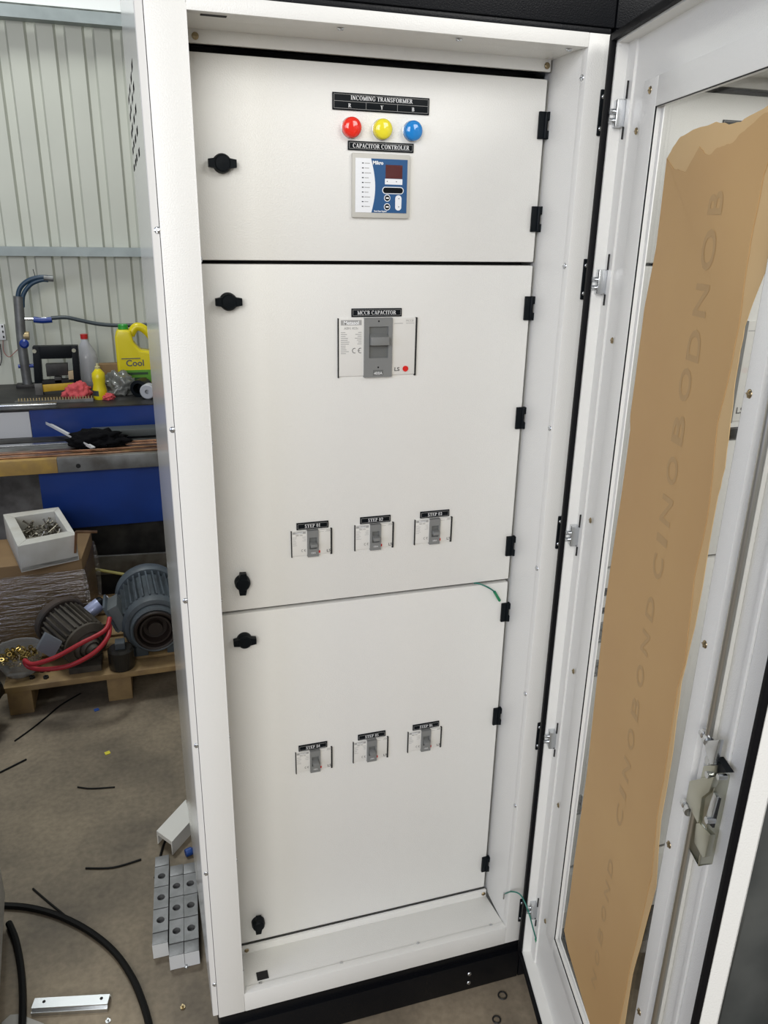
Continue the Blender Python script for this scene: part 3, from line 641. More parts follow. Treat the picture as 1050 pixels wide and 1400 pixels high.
# ================================================================ things behind: bench along the corrugated wall
BT, LT = 1.02, .865
wb = thing('workbench', (-.4, 2.8, 0), 'two-tier steel workbench with blue sheet panels against the corrugated wall', 'workbench')
XA = at(41, 570, 1, 2.95).x
MB().box(-1.6, 1.0, 2.5, 2.95, LT-.012, LT).build('lower_top', GREYST, wb)
MB().box(-1.6, -.47, 2.49, 2.53, .797, .868).build('front_beam', YELST, wb, bev=.003)
fb = MB().box(-.47, 1.0, 2.49, 2.53, .797, .868).build('front_beam', GREYST, wb, bev=.003)
p = at(107, 637, 1, 2.49); MB().cyl((p.x, 2.492, p.z), (p.x, 2.4885, p.z), .011, 14).build('bolt_hole', DARK, wb)
MB().box(-.566, 1.0, 2.55, 2.57, .488, .797).build('lower_panel', BLUEM, wb)
MB().box(XA, 1.0, 2.95, 2.97, LT, BT-.006).build('upper_panel', BLUEM, wb)
MB().box(-1.6, XA-.004, 2.96, 2.98, LT, BT-.02).build('upper_panel', WHST, wb)
MB().box(-1.6, 1.0, 2.93, 3.66, BT-.006, BT).build('upper_top', DARKST, wb)
for xx in (-1.2, .6):
    for yy in (2.6, 3.55): MB().box(xx, xx+.06, yy, yy+.06, 0, LT-.012).build('leg', DARKST, wb)
MB().box(-.45, 1.0, 2.60, 2.64, 0.0, .488).build('skirt_panel', DARKST, wb)
# copper bars on the lower tier
for i, (ya, yb, xa, xb, m_, nm, lab) in enumerate((
        (2.535, 2.575, -1.5, .6, COPPER, 'copper_bar', 'flat copper bar nearest the front edge of the bench'),
        (2.595, 2.640, -1.45, .7, COPPER, 'copper_bar', 'wide flat copper bar second from the bench front edge'),
        (2.665, 2.695, -.235, .7, COPPER, 'copper_bar', 'bright copper bar emerging from under the black cloth'),
        (2.715, 2.735, -.235, .7, COPPER, 'copper_bar', 'thin copper bar behind the black cloth'),
        (2.655, 2.705, -1.5, -.30, GREYST, 'steel_bar', 'dull steel flat bar lying behind the copper bars'),
        (2.745, 2.785, -1.5, -.30, STEEL, 'steel_bar', 'shiny steel flat bar on the lower bench tier'),
        (2.82, 2.90, -1.5, -.25, DARKST, 'steel_bar', 'dark steel flat bar at the back of the lower tier'))):
    tag(MB().box(xa, xb, ya, yb, LT, LT+.010+.002*(i % 2)).build(nm, m_, bev=.001), lab, 'metal bar')
a, b = at(104, 588, 2, LT+.05), at(215, 578, 2, LT+.05)
tag(MB().box(-.325, .5, 2.80, 2.90, LT+.014, LT+.05).build('cable_duct', mat('grey_duct', (.06, .07, .07), .5), bev=.002), 'dark grey channel lying behind the black cloth', 'channel')
# black cloth
random.seed(3)
def blob(c, rx, ry, rz, n, amp, seed, name, m_, flat=True):
    rnd = random.Random(seed); bm = bmesh.new(); bmesh.ops.create_icosphere(bm, subdivisions=4, radius=1)
    dirs = [(Vector((rnd.gauss(0, 1), rnd.gauss(0, 1), rnd.gauss(0, 1))).normalized(), rnd.uniform(3, 13), rnd.uniform(0, 6)) for _ in range(n*2)]
    for v in bm.verts:
        k = 1+amp*sum((abs(math.sin(d.dot(v.co)*f+ph))-.55)*1.7 for d, f, ph in dirs)/n**.5
        v.co = Vector((v.co.x*rx*k, v.co.y*ry*k, v.co.z*rz*k))
        if flat: v.co.z = max(v.co.z, -rz*.5)
    zmin = min(v.co.z for v in bm.verts)
    for v in bm.verts: v.co += Vector((c[0], c[1], c[2]-zmin))
    me = bpy.data.meshes.new(name); bm.to_mesh(me); bm.free(); me.materials.append(m_)
    me.polygons.foreach_set('use_smooth', [True]*len(me.polygons))
    o = bpy.data.objects.new(name, me); col.objects.link(o); return o
tag(blob((-.29, 2.68, LT+.012), .115, .07, .045, 7, .22, 5, 'work_cloth', BLKCL), 'crumpled black cloth lying on the copper bars', 'cloth')
p0, p1 = at(56, 574, 2, LT+.075), at(127, 612, 2, LT+.03)
dv = (p1-p0); s_ = dv.cross(Vector((0, 0, 1))).normalized()
tag(MB().obox((p0+p1)/2, dv/2, s_*.012, Vector((0, 0, .003))).obox((p0+p1)/2+s_*.011+Vector((0, 0, .006)), dv/2, s_*.0015, Vector((0, 0, .006))).build('plastic_strip', WHST), 'white plastic trunking strip lying slanted across the copper bars', 'strip')
# upper tier
tag(MB().box(at(5, 550, 2, BT).x, at(80, 548, 2, BT).x, 2.99, 3.03, BT, BT+.012).build('chrome_bar', STEEL, bev=.003), 'bright chrome flat bar along the front edge of the upper tier', 'metal bar')
mbk = MB().box(-.70, -.31, 3.06, 3.09, BT, BT+.014); k = 0
rt = thing('rack_strip', (-.5, 3.07, BT), 'toothed steel strip lying in front of the black press frame', 'metal strip'); mbk.build('strip', GREYST, rt)
tooth = MB().box(-.003, .003, -.004, .004, 0, .014).mesh('tooth'); tooth.materials.append(mat('dull_brass', (.35, .28, .15), .45, .8))
for k in range(26): inst('tooth', tooth, rt, (-.68+.0145*k, 3.075, BT+.014))
# press frame
YC = 3.30
cf = thing('press_frame', (-.5, YC, BT), 'black bolted press frame with yellow base block on upper tier', 'press')
g_ = lambda x_, y_: at(x_, y_, 1, YC)
A, B, Cc, Dd = g_(44, 474), g_(106, 474), g_(110, 532), g_(49, 536)
pw = .055
def quadbox(pts, m_, nm, th=.06, bev=.002): return MB().prism([(q.x, YC, q.z) for q in pts], (0, th, 0)).build(nm, m_, cf, bev=bev)
quadbox([g_(44, 474), g_(54, 474), g_(59, 536), g_(48, 536)], BLACK, 'frame_column'); quadbox([g_(97, 473), g_(106, 473), g_(111, 530), g_(102, 531)], BLACK, 'frame_column')
quadbox([g_(54, 474), g_(97, 473), g_(98, 490), g_(55, 491)], BLACK, 'frame_head')
quadbox([g_(62, 498), g_(92, 497), g_(93, 513), g_(64, 515)], DARKST, 'ram', .045)
quadbox([g_(93, 508), g_(100, 507), g_(101, 520), g_(94, 521)], mat('tan_block', (.42, .33, .2), .6), 'spacer', .04)
quadbox([g_(74, 515), g_(84, 515), g_(85, 524), g_(75, 524)], DARKST, 'ram_rod', .04)
quadbox([g_(58, 526), g_(101, 523), g_(102, 532), g_(58, 536)], mat('press_yellow', (.65, .42, .01), .45, noise=(.5, .3, .01), nscale=20), 'base_block', .05, .001)
quadbox([g_(56, 521), g_(101, 518), g_(101, 523), g_(58, 526)], DARK, 'base_top', .05)
for q in ((47, 480), (101, 479)): p = g_(*q); MB().cyl((p.x, YC+.002, p.z), (p.x, YC-.008, p.z), .011, 12).build('bolt', STEELY, cf, smooth=True)
p = g_(53, 529); MB().box(p.x-.02, p.x+.02, YC-.01, YC+.05, BT, p.z+.02).build('foot', GREYST, cf, bev=.001)
# pipe riser with hoses and valves
YP = 3.55; h_ = lambda x_, y_: at(x_, y_, 1, YP)
pv = thing('air_pipe', (h_(37, 535).x, YP, BT), 'grey upright air pipe with blue valves and bent hoses against the wall', 'pipe')
MB().tube([h_(39, 533), h_(30, 470), h_(25, 405)], .027, 14, 4).build('riser', PIPEG, pv, smooth=True)
MB().tube([h_(24, 410), h_(27, 395), h_(38, 384), h_(55, 379), h_(72, 380)], .013, 10).build('hose', HOSEB, pv, smooth=True)
MB().tube([h_(31, 420), h_(32, 403), h_(42, 389), h_(56, 383), h_(66, 383)], .012, 10).build('hose', HOSEB, pv, smooth=True)
MB().tube([h_(60, 380), h_(73, 381)], .017, 10, 1).build('hose_clamp', PIPEG, pv, smooth=True)
MB().tube([h_(49, 381), h_(45, 368)], .002, 6, 1).build('tie_tail', BLACK, pv)
MB().tube([h_(30, 436), h_(48, 436), h_(70, 435)], .009, 10).build('branch', STEEL, pv, smooth=True)
MB().tube([h_(46, 437), h_(58, 438), h_(71, 437)], .017, 10).build('valve_handle', VALB, pv, smooth=True)
MB().tube([h_(70, 435), h_(90, 434), h_(110, 438), h_(135, 443), h_(165, 445), (.06, YP, h_(200, 444).z), (.3, YP, h_(200, 446).z)], .011, 10).build('air_hose', mat('dark_hose', (.035, .05, .06), .4), pv, smooth=True)
MB().tube([h_(27, 459), h_(40, 459)], .024, 12, 1).build('fitting', mat('old_brass', (.42, .33, .18), .5, .5), pv, smooth=True)
p = h_(34, 469); MB().lathe([(0, 0), (.024, 0), (.026, .012), (.015, .022), (0, .022)], (p.x, YP-.02, p.z), (0, -1, 0), 18).build('valve_knob', VALB, pv, smooth=True)
p = h_(35, 501); MB().tube([h_(25, 501), h_(46, 500)], .011, 10, 1).build('valve_handle', VALB, pv, smooth=True)
p = h_(39, 533); MB().box(p.x-.06, p.x+.04, YP-.03, YP+.04, BT, BT+.02).box(p.x-.03, p.x+.03, YP-.025, YP+.025, BT+.02, p.z+.02).build('foot', DARKST, pv, bev=.002)
# wall socket
s0, s1 = at(0, 443, 1, YW-.01), at(9, 464, 1, YW-.01)
so = thing('terminal_box', (s0.x, YW-.03, s1.z), 'white terminal box on the wall at the left edge with thin wires', 'terminal box')
MB().box(s0.x-.05, s1.x, YW-.035, YW-.001, s1.z, s0.z).build('body', WHST, so, bev=.002)
for k in range(3): zz = s1.z+.012+.03*k; MB().box(s1.x-.014, s1.x-.006, YW-.037, YW-.034, zz, zz+.012).build('terminal', DARK, so)
MB().tube([at(4, 465, 1, YW-.02), at(5, 480, 1, YW-.02), at(12, 488, 1, YW-.02), at(20, 482, 1, YW-.02), at(27, 475, 1, YW-.05)], .0022, 6).build('wire', mat('pink_wire', (.35, .12, .1), .5), so)
MB().tube([at(0, 470, 1, YW-.02), at(2, 490, 1, YW-.02), at(0, 500, 1, YW-.02)], .0025, 6).build('wire', CABLE, so)
# bottle with red cap
def bottle(name, c, prof, m_, label, cap=None, seg=24):
    t = thing(name, c, label, 'bottle')
    MB().lathe(prof, c, (0, 0, 1), seg).build('body', m_, t, smooth=True); return t
c = at(121, 515, 1, 3.48); c = Vector((c.x, 3.48, BT)); hz = at(122, 463, 1, 3.48).z-BT
t = bottle('water_bottle', c, [(0, 0), (.055, 0), (.062, .01), (.062, hz*.62), (.056, hz*.72), (.022, hz*.93), (.018, hz), (0, hz)], PETM, 'clear plastic bottle with red cap on the upper bench tier')
MB().lathe([(.02, 0), (.021, .026), (0, .027)], (c.x, c.y, c.z+hz), (0, 0, 1), 18).build('cap', REDP, t, smooth=True)
# small yellow bottle
c = at(138, 547, 1, 3.12); c = Vector((c.x, 3.12, BT)); hz = at(137, 500, 1, 3.12).z-BT
t = bottle('squeeze_bottle', c, [(0, 0), (.034, 0), (.037, .008), (.037, hz*.3), (.031, hz*.45), (.035, hz*.62), (.033, hz*.78), (.018, hz*.88), (.012, hz*.93), (0, hz*.93)], YJUG, 'small yellow squeeze bottle standing beside the red rag')
MB().lathe([(.014, hz*.9), (.014, hz*.98), (.007, hz), (.006, hz*1.07), (0, hz*1.07)], c, (0, 0, 1), 14).build('nozzle', mat('clear_cap', (.55, .5, .25), .3), t, smooth=True)
MB().lathe([(.0375, hz*.12), (.0372, hz*.28)], c, (0, 0, 1), 20, PI*.55, PI*1.2).build('label_patch', mat('black_print', (.03, .04, .04), .5), t)
# yellow jug with loop handle
YJ = 3.42; j_ = lambda x_, y_: at(x_, y_, 1, YJ)
xl, xr = j_(159, 480).x, j_(212, 480).x; zt = j_(165, 450).z
jg = thing('detergent_jug', ((xl+xr)/2, YJ, BT), 'large yellow plastic jug with green cap and loop handle beside the cabinet', 'jug')
hh = zt-BT; wj = xr-xl
body = [(xl+.008, BT), (xr-.008, BT), (xr, BT+.02), (xr+.002, BT+hh*.62), (xl+wj*.62, BT+hh*.66), (xl+wj*.46, BT+hh*.80), (xl+wj*.42, BT+hh*.97), (xl+wj*.36, zt), (xl+.012, zt), (xl, BT+hh*.88), (xl-.002, BT+.02)]
MB().prism([(a, YJ-.06, b) for a, b in body], (0, .12, 0)).build('body', YJUG, jg, bev=.014, seg=3)
MB().tube([(xl+wj*.40, YJ, BT+hh*.90), (xl+wj*.55, YJ, zt+.01), (xl+wj*.75, YJ, zt), (xl+wj*.95, YJ, BT+hh*.84), (xl+wj*1.04, YJ, BT+hh*.60)], .024, 12).build('handle', YJUG, jg, smooth=True)
p = j_(168, 446); MB().lathe([(0, 0), (.028, 0), (.028, .028), (.024, .032), (0, .032)], (p.x, YJ, zt-.004), (0, 0, 1), 18).build('cap', GRNP, jg, smooth=True)
MB().box(xl+.02, xr-.03, YJ-.0622, YJ-.060, BT+hh*.12, BT+hh*.33).build('label_band', mat('jug_label_green', (.10, .30, .02), .5), jg)
MB().box(xl+.03, xr-.05, YJ-.0632, YJ-.062, BT+hh*.25, BT+hh*.29).box(xl+.05, xr-.06, YJ-.0632, YJ-.062, BT+hh*.17, BT+hh*.20).build('label_print', mat('jug_label_dark', (.02, .06, .02), .5), jg)
t = text_mb('Cool', .05, lambda a, b, c_: (xl+wj*.22+a, YJ-.0615, BT+hh*.40+b), bold=.001); t.build('lettering', PRD, jg)
MB().box(xl+.025, xl+wj*.6, YJ-.0622, YJ-.0608, BT+hh*.52, BT+hh*.535).build('lettering', PRD, jg)
tag(blob((at(107, 540, 1, 3.17).x, 3.17, BT), .062, .05, .052, 6, .2, 9, 'rag', RAGM), 'crumpled red rag beside the yellow press base', 'rag')
tag(blob((at(148, 545, 1, 3.10).x, 3.10, BT), .028, .03, .02, 6, .2, 19, 'rag', RAGM), 'small red rag end to the right of the squeeze bottle', 'rag')
tag(blob((at(170, 532, 1, 3.24).x-.02, 3.25, BT), .078, .07, .07, 7, .22, 21, 'plastic_bag', mat('grey_bag', (.13, .135, .125), .3, coat=.3)), 'crumpled grey plastic bag in front of the yellow jug', 'bag')
pbx = at(150, 505, 1, 3.55); tag(MB().box(pbx.x-.06, pbx.x+.07, 3.55, 3.62, BT, pbx.z+.03).build('carton_box', CARD, bev=.001), 'small brown carton behind the plastic bag on the upper tier', 'box')
p = at(190, 530, 1, 3.12); tag(MB().lathe([(0, 0), (.045, 0), (.048, .004), (.048, .09), (.03, .092), (.03, .03), (0, .03)], (p.x+.03, 3.20, BT+.048), (-.35, -.9, 0), 22).build('black_cup', BLACK, smooth=True), 'black hollow cup lying beside the cabinet edge on bench', 'cup')
p = at(204, 535, 1, 3.06); tag(MB().lathe([(0, 0), (.036, .0), (.041, .006), (.041, .05), (.036, .055), (.012, .055), (.012, .03), (0, .03)], (p.x+.005, 3.10, BT+.042), (-.3, -.9, 0), 22).build('tape_roll', mat('pale_roll', (.42, .43, .46), .5), smooth=True), 'pale grey tape roll at the bench end next to the cabinet', 'roll')

# ================================================================ pallet and what stands on it
PZ = .137
pal = thing('wooden_pallet', (-.3, 2.0, 0), 'worn wooden pallet on the floor carrying motors and a carton', 'pallet')
for k in range(7):
    y_ = 1.68+.118*k; MB().box(-.695, .30, y_, y_+.095, .112, PZ).build('plank', WOOD, pal, bev=.002)
for (a, b) in ((-.687, -.594), (-.299, -.201), (.19, .29)): MB().box(a, b, 1.69, 2.47, 0, .112).build('stringer', WOOD, pal, bev=.002)
# big motor
mc = Vector((-.082, 1.74, .288)); ax = Vector((.06, -1, 0)).normalized()
bmx = thing('electric_motor', (mc.x, 1.9, PZ), 'large grey finned electric motor lying on the pallet beside the cabinet', 'motor')
o_ = mc-ax*.0
bk = lambda d: mc-ax*d                                             # distance behind the front face
MB().lathe([(0, .36), (.118, .36), (.118, .04), (0, .04)], bk(.4), ax, 32).build('stator_body', MOTG, bmx, smooth=True)
fm = MB(); u_ = ax.orthogonal().normalized(); v_ = ax.cross(u_)
for i in range(30):
    a = 2*PI*i/30; r = u_*math.cos(a)+v_*math.sin(a); s_ = ax.cross(r)
    fm.obox(bk(.20)+r*.124, ax*.125, r*.016, s_*.0035)
fm.build('cooling_fins', MOTG, bmx)
MB().lathe([(.10, .0), (.145, .0), (.149, .01), (.149, .055), (.142, .065), (.10, .065)], bk(.40), ax, 40).build('end_flange', MOTG, bmx, smooth=True)
MB().lathe([(.09, .0), (.132, .0), (.134, .02), (.124, .045), (.108, .05), (.106, .03), (.09, .03)], bk(.085), ax, 40).build('end_flange', MOTG, bmx, smooth=True)
MB().lathe([(.088, 0), (.102, 0), (.104, .05), (.098, .055), (.09, .05), (.086, .0)], bk(.05), ax, 40).build('bearing_cover', MOTG, bmx, smooth=True)
MB().lathe([(.0, .0), (.088, .0), (.092, .05), (.086, .058), (.078, .055), (.07, .02), (.066, .045), (.058, .045), (.05, .015), (.034, .012), (.03, .035), (0, .035)], bk(.045), ax, 40).build('drive_pulley', mat('rust_black', (.022, .014, .011), .55), bmx, smooth=True)
MB().box(mc.x-.10, mc.x-.04, 1.80, 2.06, PZ, PZ+.045).box(mc.x+.04, mc.x+.10, 1.80, 2.06, PZ, PZ+.045).build('foot', MOTG, bmx, bev=.003)
MB().obox((mc.x-.155, 1.86, .33), (.024, 0, .012), (0, .06, 0), (-.02, 0, .055)).build('terminal_box', mat('terminal_grey', (.13, .145, .15), .5), bmx, bev=.003)
MB().obox((mc.x-.182, 1.86, .335), (.005, 0, .0025), (0, .066, 0), (-.022, 0, .06)).build('terminal_lid', MOTG, bmx, bev=.002)
# oil-black reducer between the motors
gr = thing('gear_housing', (-.232, 1.732, PZ), 'small oily black housing standing between the two motors', 'housing')
MB().lathe([(0, 0), (.05, 0), (.054, .01), (.054, .085), (.046, .095), (0, .095)], (-.232, 1.732, PZ), (0, 0, 1), 24).build('drum', mat('oily_black', (.02, .018, .015), .25), gr, smooth=True)
MB().box(-.252, -.212, 1.707, 1.757, PZ+.095, PZ+.125).build('cap', MOTG, gr, bev=.003)
# small motor
sc = Vector((-.355, 1.74, .250)); ax2 = Vector((.50, -.80, -.16)).normalized()
sm = thing('electric_motor', (sc.x, sc.y, PZ), 'smaller grimy brown electric motor with red hose wrapped round it', 'motor')
b2_ = lambda d: sc-ax2*d
MB().lathe([(0, .0), (.088, .0), (.088, .2), (0, .2)], b2_(.22), ax2, 28).build('stator_body', MOTB, sm, smooth=True)
u_ = ax2.orthogonal().normalized(); v_ = ax2.cross(u_); fm = MB()
for i in range(26):
    a = 2*PI*i/26; r = u_*math.cos(a)+v_*math.sin(a); s_ = ax2.cross(r); fm.obox(b2_(.12)+r*.093, ax2*.085, r*.010, s_*.003)
fm.build('cooling_fins', MOTB, sm)
MB().lathe([(.085, 0), (.112, 0), (.114, .03), (.108, .034), (.085, .03)], b2_(.245), ax2, 36).build('fan_cowl', RUST, sm, smooth=True)
MB().lathe([(0, .0), (.098, .0), (.1, .014), (.07, .03), (.066, .022), (.05, .04), (.046, .03), (.034, .055), (.03, .045), (.02, .075), (0, .075)], b2_(.03), ax2, 36).build('end_bell', MOTB, sm, smooth=True)
p = at(67, 882, 1, 1.66)
MB().obox(p, Vector((.022, 0, .036)), Vector((-.03, .01, .02)), Vector((.01, -.025, .0))*.3).build('terminal_lid', mat('lid_grey', (.17, .185, .20), .45), sm, bev=.004)
MB().box(sc.x-.09, sc.x+.04, sc.y-.02, sc.y+.14, PZ, PZ+.03).build('foot', MOTB, sm, bev=.003)
hy = lambda x_, y_, d: at(x_, y_, 1, d)
rh = MB().tube([hy(150, 845, 1.70), hy(143, 862, 1.64), hy(110, 880, 1.60), hy(75, 899, 1.59), hy(45, 908, 1.62), hy(34, 903, 1.66), hy(40, 912, 1.65), hy(62, 915, 1.61), hy(95, 910, 1.58), hy(128, 893, 1.58), hy(147, 872, 1.62), hy(150, 855, 1.68)], .0095, 10).build('red_hose', HOSER, smooth=True)
tag(rh, 'loop of red rubber hose around the smaller motor', 'hose')
# loose nuts on the pallet front
for q in ((44, 927), (63, 927), (58, 918), (67, 917)):
    p = at(q[0], q[1], 2, PZ); tag(MB().lathe([(.006, 0), (.012, 0), (.012, .009), (.006, .009), (.006, 0)], p, (0, 0, 1), 6).build('nut', DARKST), {44: 'dark steel nut on the front pallet plank, leftmost of four', 63: 'dark steel nut near the plank front edge, second nearest the small motor', 58: 'dark steel nut under the red hose, left of its pair', 67: 'dark steel nut under the red hose, nearest the small motor'}[q[0]], 'nut', 'loose nuts on the pallet')
# spray can
p = at(127, 833, 1, 1.93); sp_ax = Vector((.62, .2, .38)).normalized()
sp = thing('spray_can', p-sp_ax*.07, 'pale blue spray can lying behind the smaller motor', 'can')
MB().lathe([(0, 0), (.03, 0), (.031, .004), (.031, .105), (.029, .11)], p-sp_ax*.07, sp_ax, 22).build('body', SPRAY, sp, smooth=True)
MB().lathe([(.030, .108), (.026, .125), (.012, .130), (0, .13)], p-sp_ax*.07, sp_ax, 22).build('shoulder', BLACK, sp, smooth=True)
MB().lathe([(.009, .128), (.009, .152), (0, .152)], p-sp_ax*.07, sp_ax, 12).build('nozzle', WHST, sp, smooth=True)
# wrapped carton, foam box, bolts
ct = thing('wrapped_carton', (-.6, 2.12, PZ), 'brown cardboard carton wrapped in glossy stretch film on the pallet', 'carton')
cz = .525
corner = [(-.90, 2.03), (-.372, 2.045), (-.345, 2.38), (-.88, 2.38)]
MB().prism([(a, b, PZ) for a, b in corner], (0, 0, cz-PZ)).build('box', CARD, ct, bev=.006)
def infl(k): return [(-.64+(a+.64)*k, 2.17+(b-2.17)*k) for a, b in corner]
fl = MB(); rows = 10
for r in range(rows+1):
    z = PZ+(cz-.05-PZ)*r/rows; k = 1.02+.05*math.sin(PI*(1-r/rows))**.6
    fl.v += [(a, b, z) for a, b in infl(k)]
for r in range(rows):
    for i in range(4): j = (i+1) % 4; fl.f.append((r*4+i, r*4+j, r*4+4+j, r*4+4+i))
fl.build('stretch_film', FILM, ct)
fbx = thing('foam_box', (-.52, 2.12, cz), 'open white foam box full of bolts on top of the carton', 'foam box')
zt = .645
fl_ = lambda x_, y_: Vector((at(x_, y_, 2, zt).x, at(x_, y_, 2, zt).y, 0))
F0 = [fl_(24, 747), fl_(104, 731), fl_(80, 693), fl_(4, 703)]; F1 = [fl_(36, 737), fl_(92, 726), fl_(74, 699), fl_(20, 707)]; fc = sum(F1, Vector())/4
for i in range(4):
    j = (i+1) % 4; MB().prism([F0[i], F0[j], F1[j], F1[i]], (0, 0, zt-cz)).build('wall', FOAM, fbx, bev=.003).location.z += cz
MB().prism([q for q in F0], (0, 0, .02)).build('base', FOAM, fbx).location.z += cz
bs = MB(); rnd = random.Random(4)
for i in range(120):
    a, b = rnd.random(), rnd.random(); q = F1[0]*(1-a)*(1-b)+F1[1]*a*(1-b)+F1[2]*a*b+F1[3]*(1-a)*b; q = fc+(q-fc)*.82
    d = Vector((rnd.uniform(-1, 1), rnd.uniform(-1, 1), rnd.uniform(-.1, .9))).normalized()*rnd.uniform(.018, .034); c = Vector((q.x, q.y, cz+.03+rnd.random()*.055))
    bs.cyl(c-d, c+d, .0035, 6).cyl(c+d, c+d*1.18, .0062, 6)
o = bs.build('bolt_pile', mat('dull_bolts', (.32, .30, .25), .4, .9, noise=(.15, .13, .1), nscale=40)); tag(o, 'heap of loose steel bolts filling the foam box', 'bolts'); o['kind'] = 'stuff'
pA, pB, pC = at(103, 755, 1, 2.02), at(104, 727, 1, 2.02), at(133, 727, 1, 2.06)
tag(MB().obox((pA+pB)/2, (pB-pA)/2, (.005, 0, 0), (0, .012, 0)).obox((pB+pC)/2, (pC-pB)/2, (0, 0, .0025), (0, .012, 0)).build('copper_bracket', COPPER), 'thin bent copper bracket standing beside the foam box', 'bracket')
# bowl of brass rings
p = Vector((-.64, 1.80, PZ))
bw = thing('plastic_bowl', p, 'clear plastic bowl of brass rings in front of the carton', 'bowl')
MB().lathe([(0, 0), (.06, 0), (.085, .05), (.098, .105), (.102, .108), (.100, .104), (.082, .05), (.058, .004), (0, .004)], p, (0, 0, 1), 32).build('shell', mat('bowl_plastic', (.5, .52, .54), .1, alpha=.35), bw, smooth=True)
rs = MB(); rnd = random.Random(8)
for i in range(90):
    a, r = rnd.random()*6.28, .078*math.sqrt(rnd.random()); c = p+Vector((r*math.cos(a), r*math.sin(a), .05+.055*rnd.random()*(1-r/.2)))
    n = Vector((rnd.uniform(-1, 1), rnd.uniform(-1, 1), rnd.uniform(.2, 1))).normalized()
    rs.lathe([(.006, -.002), (.0105, -.002), (.0105, .002), (.006, .002), (.006, -.002)], c, n, 10)
o = rs.build('ring_pile', mat('ring_brass', (.40, .29, .10), .35, 1.0)); tag(o, 'heap of small brass rings in the clear bowl', 'rings'); o['kind'] = 'stuff'
# stock leaning and lying behind the pallet
tag(MB().obox((-.05, 2.53, .27), (.34, 0, -.015), (0, .004, .002), (0, -.01, .055)).build('steel_plate', GREYST, bev=.001), 'grey steel plate leaning under the bench behind the big motor', 'plate')
a, b = at(116, 776, 1, 2.48), at(186, 788, 1, 2.44)
tag(MB().tube([a, b+(b-a)*.6], .008, 8, 1).build('steel_rod', mat('rod_yellow', (.40, .36, .10), .4)), 'thin yellow tipped rod lying behind the big motor', 'rod')
tag(blob((-.90, 1.60, 0), .17, .13, .27, 6, .15, 33, 'cable_bag', mat('black_bag', (.008, .008, .01), .35)), 'black plastic bag slumped at the left end of the pallet', 'bag')

# ================================================================ things on the floor
def floor_wire(name, px, r, m_, label, cat='wire', z=0.0):
    pts = [at(x_, y_, 2, r+z) for x_, y_ in px]; return tag(MB().tube(pts, r, 8).build(name, m_, smooth=True), label, cat)
floor_wire('wire_scrap', [(106, 1076), (125, 1078), (157, 1076)], .0028, CABLE, 'short straight black wire scrap in the middle of the lit floor')
floor_wire('wire_scrap', [(117, 1187), (155, 1186), (193, 1175)], .0032, CABLE, 'slightly curved black wire scrap left of the drilled blocks')
floor_wire('wire_scrap', [(45, 1215), (66, 1233), (88, 1251)], .0030, CABLE, 'slanting black wire scrap just above the thick black cable')
floor_wire('wire_scrap', [(0, 1056), (18, 1047), (36, 1038)], .0035, CABLE, 'black wire scrap at the left edge in front of the pallet')
floor_wire('wire_scrap', [(20, 1013), (45, 995), (66, 978), (83, 964), (110, 948)], .0030, CABLE, 'long thin black wire running under the pallet')
floor_wire('power_cable', [(4, 1238), (40, 1241), (80, 1252), (120, 1272), (155, 1300), (180, 1335), (195, 1370), (204, 1402), (210, 1440)], .0095, CABLE, 'thick black cable curving across the floor to the bottom edge', 'cable')
floor_wire('power_cable', [(12, 1262), (21, 1284), (28, 1320), (31, 1360), (30, 1410), (28, 1450)], .0095, CABLE, 'thick black cable running down along the left edge', 'cable', .004)
floor_wire('wire_scrap', [(227, 1147), (222, 1160), (216, 1185), (212, 1200)], .004, CABLE, 'short black cable end behind the drilled blocks', 'wire')
def scrap(px, m_, label, s=.009):
    p = at(*px, 2, .0); return tag(MB().obox((p.x, p.y, .0018), (s, s*.4, 0), (-s*.3, s*.8, .001), (0, 0, .0015)).build('scrap', m_), label, 'scrap')
scrap((147, 1030), YSCR, 'small yellow plastic scrap on the concrete floor'); scrap((132, 971), BSCR, 'small blue plastic scrap in front of the pallet')
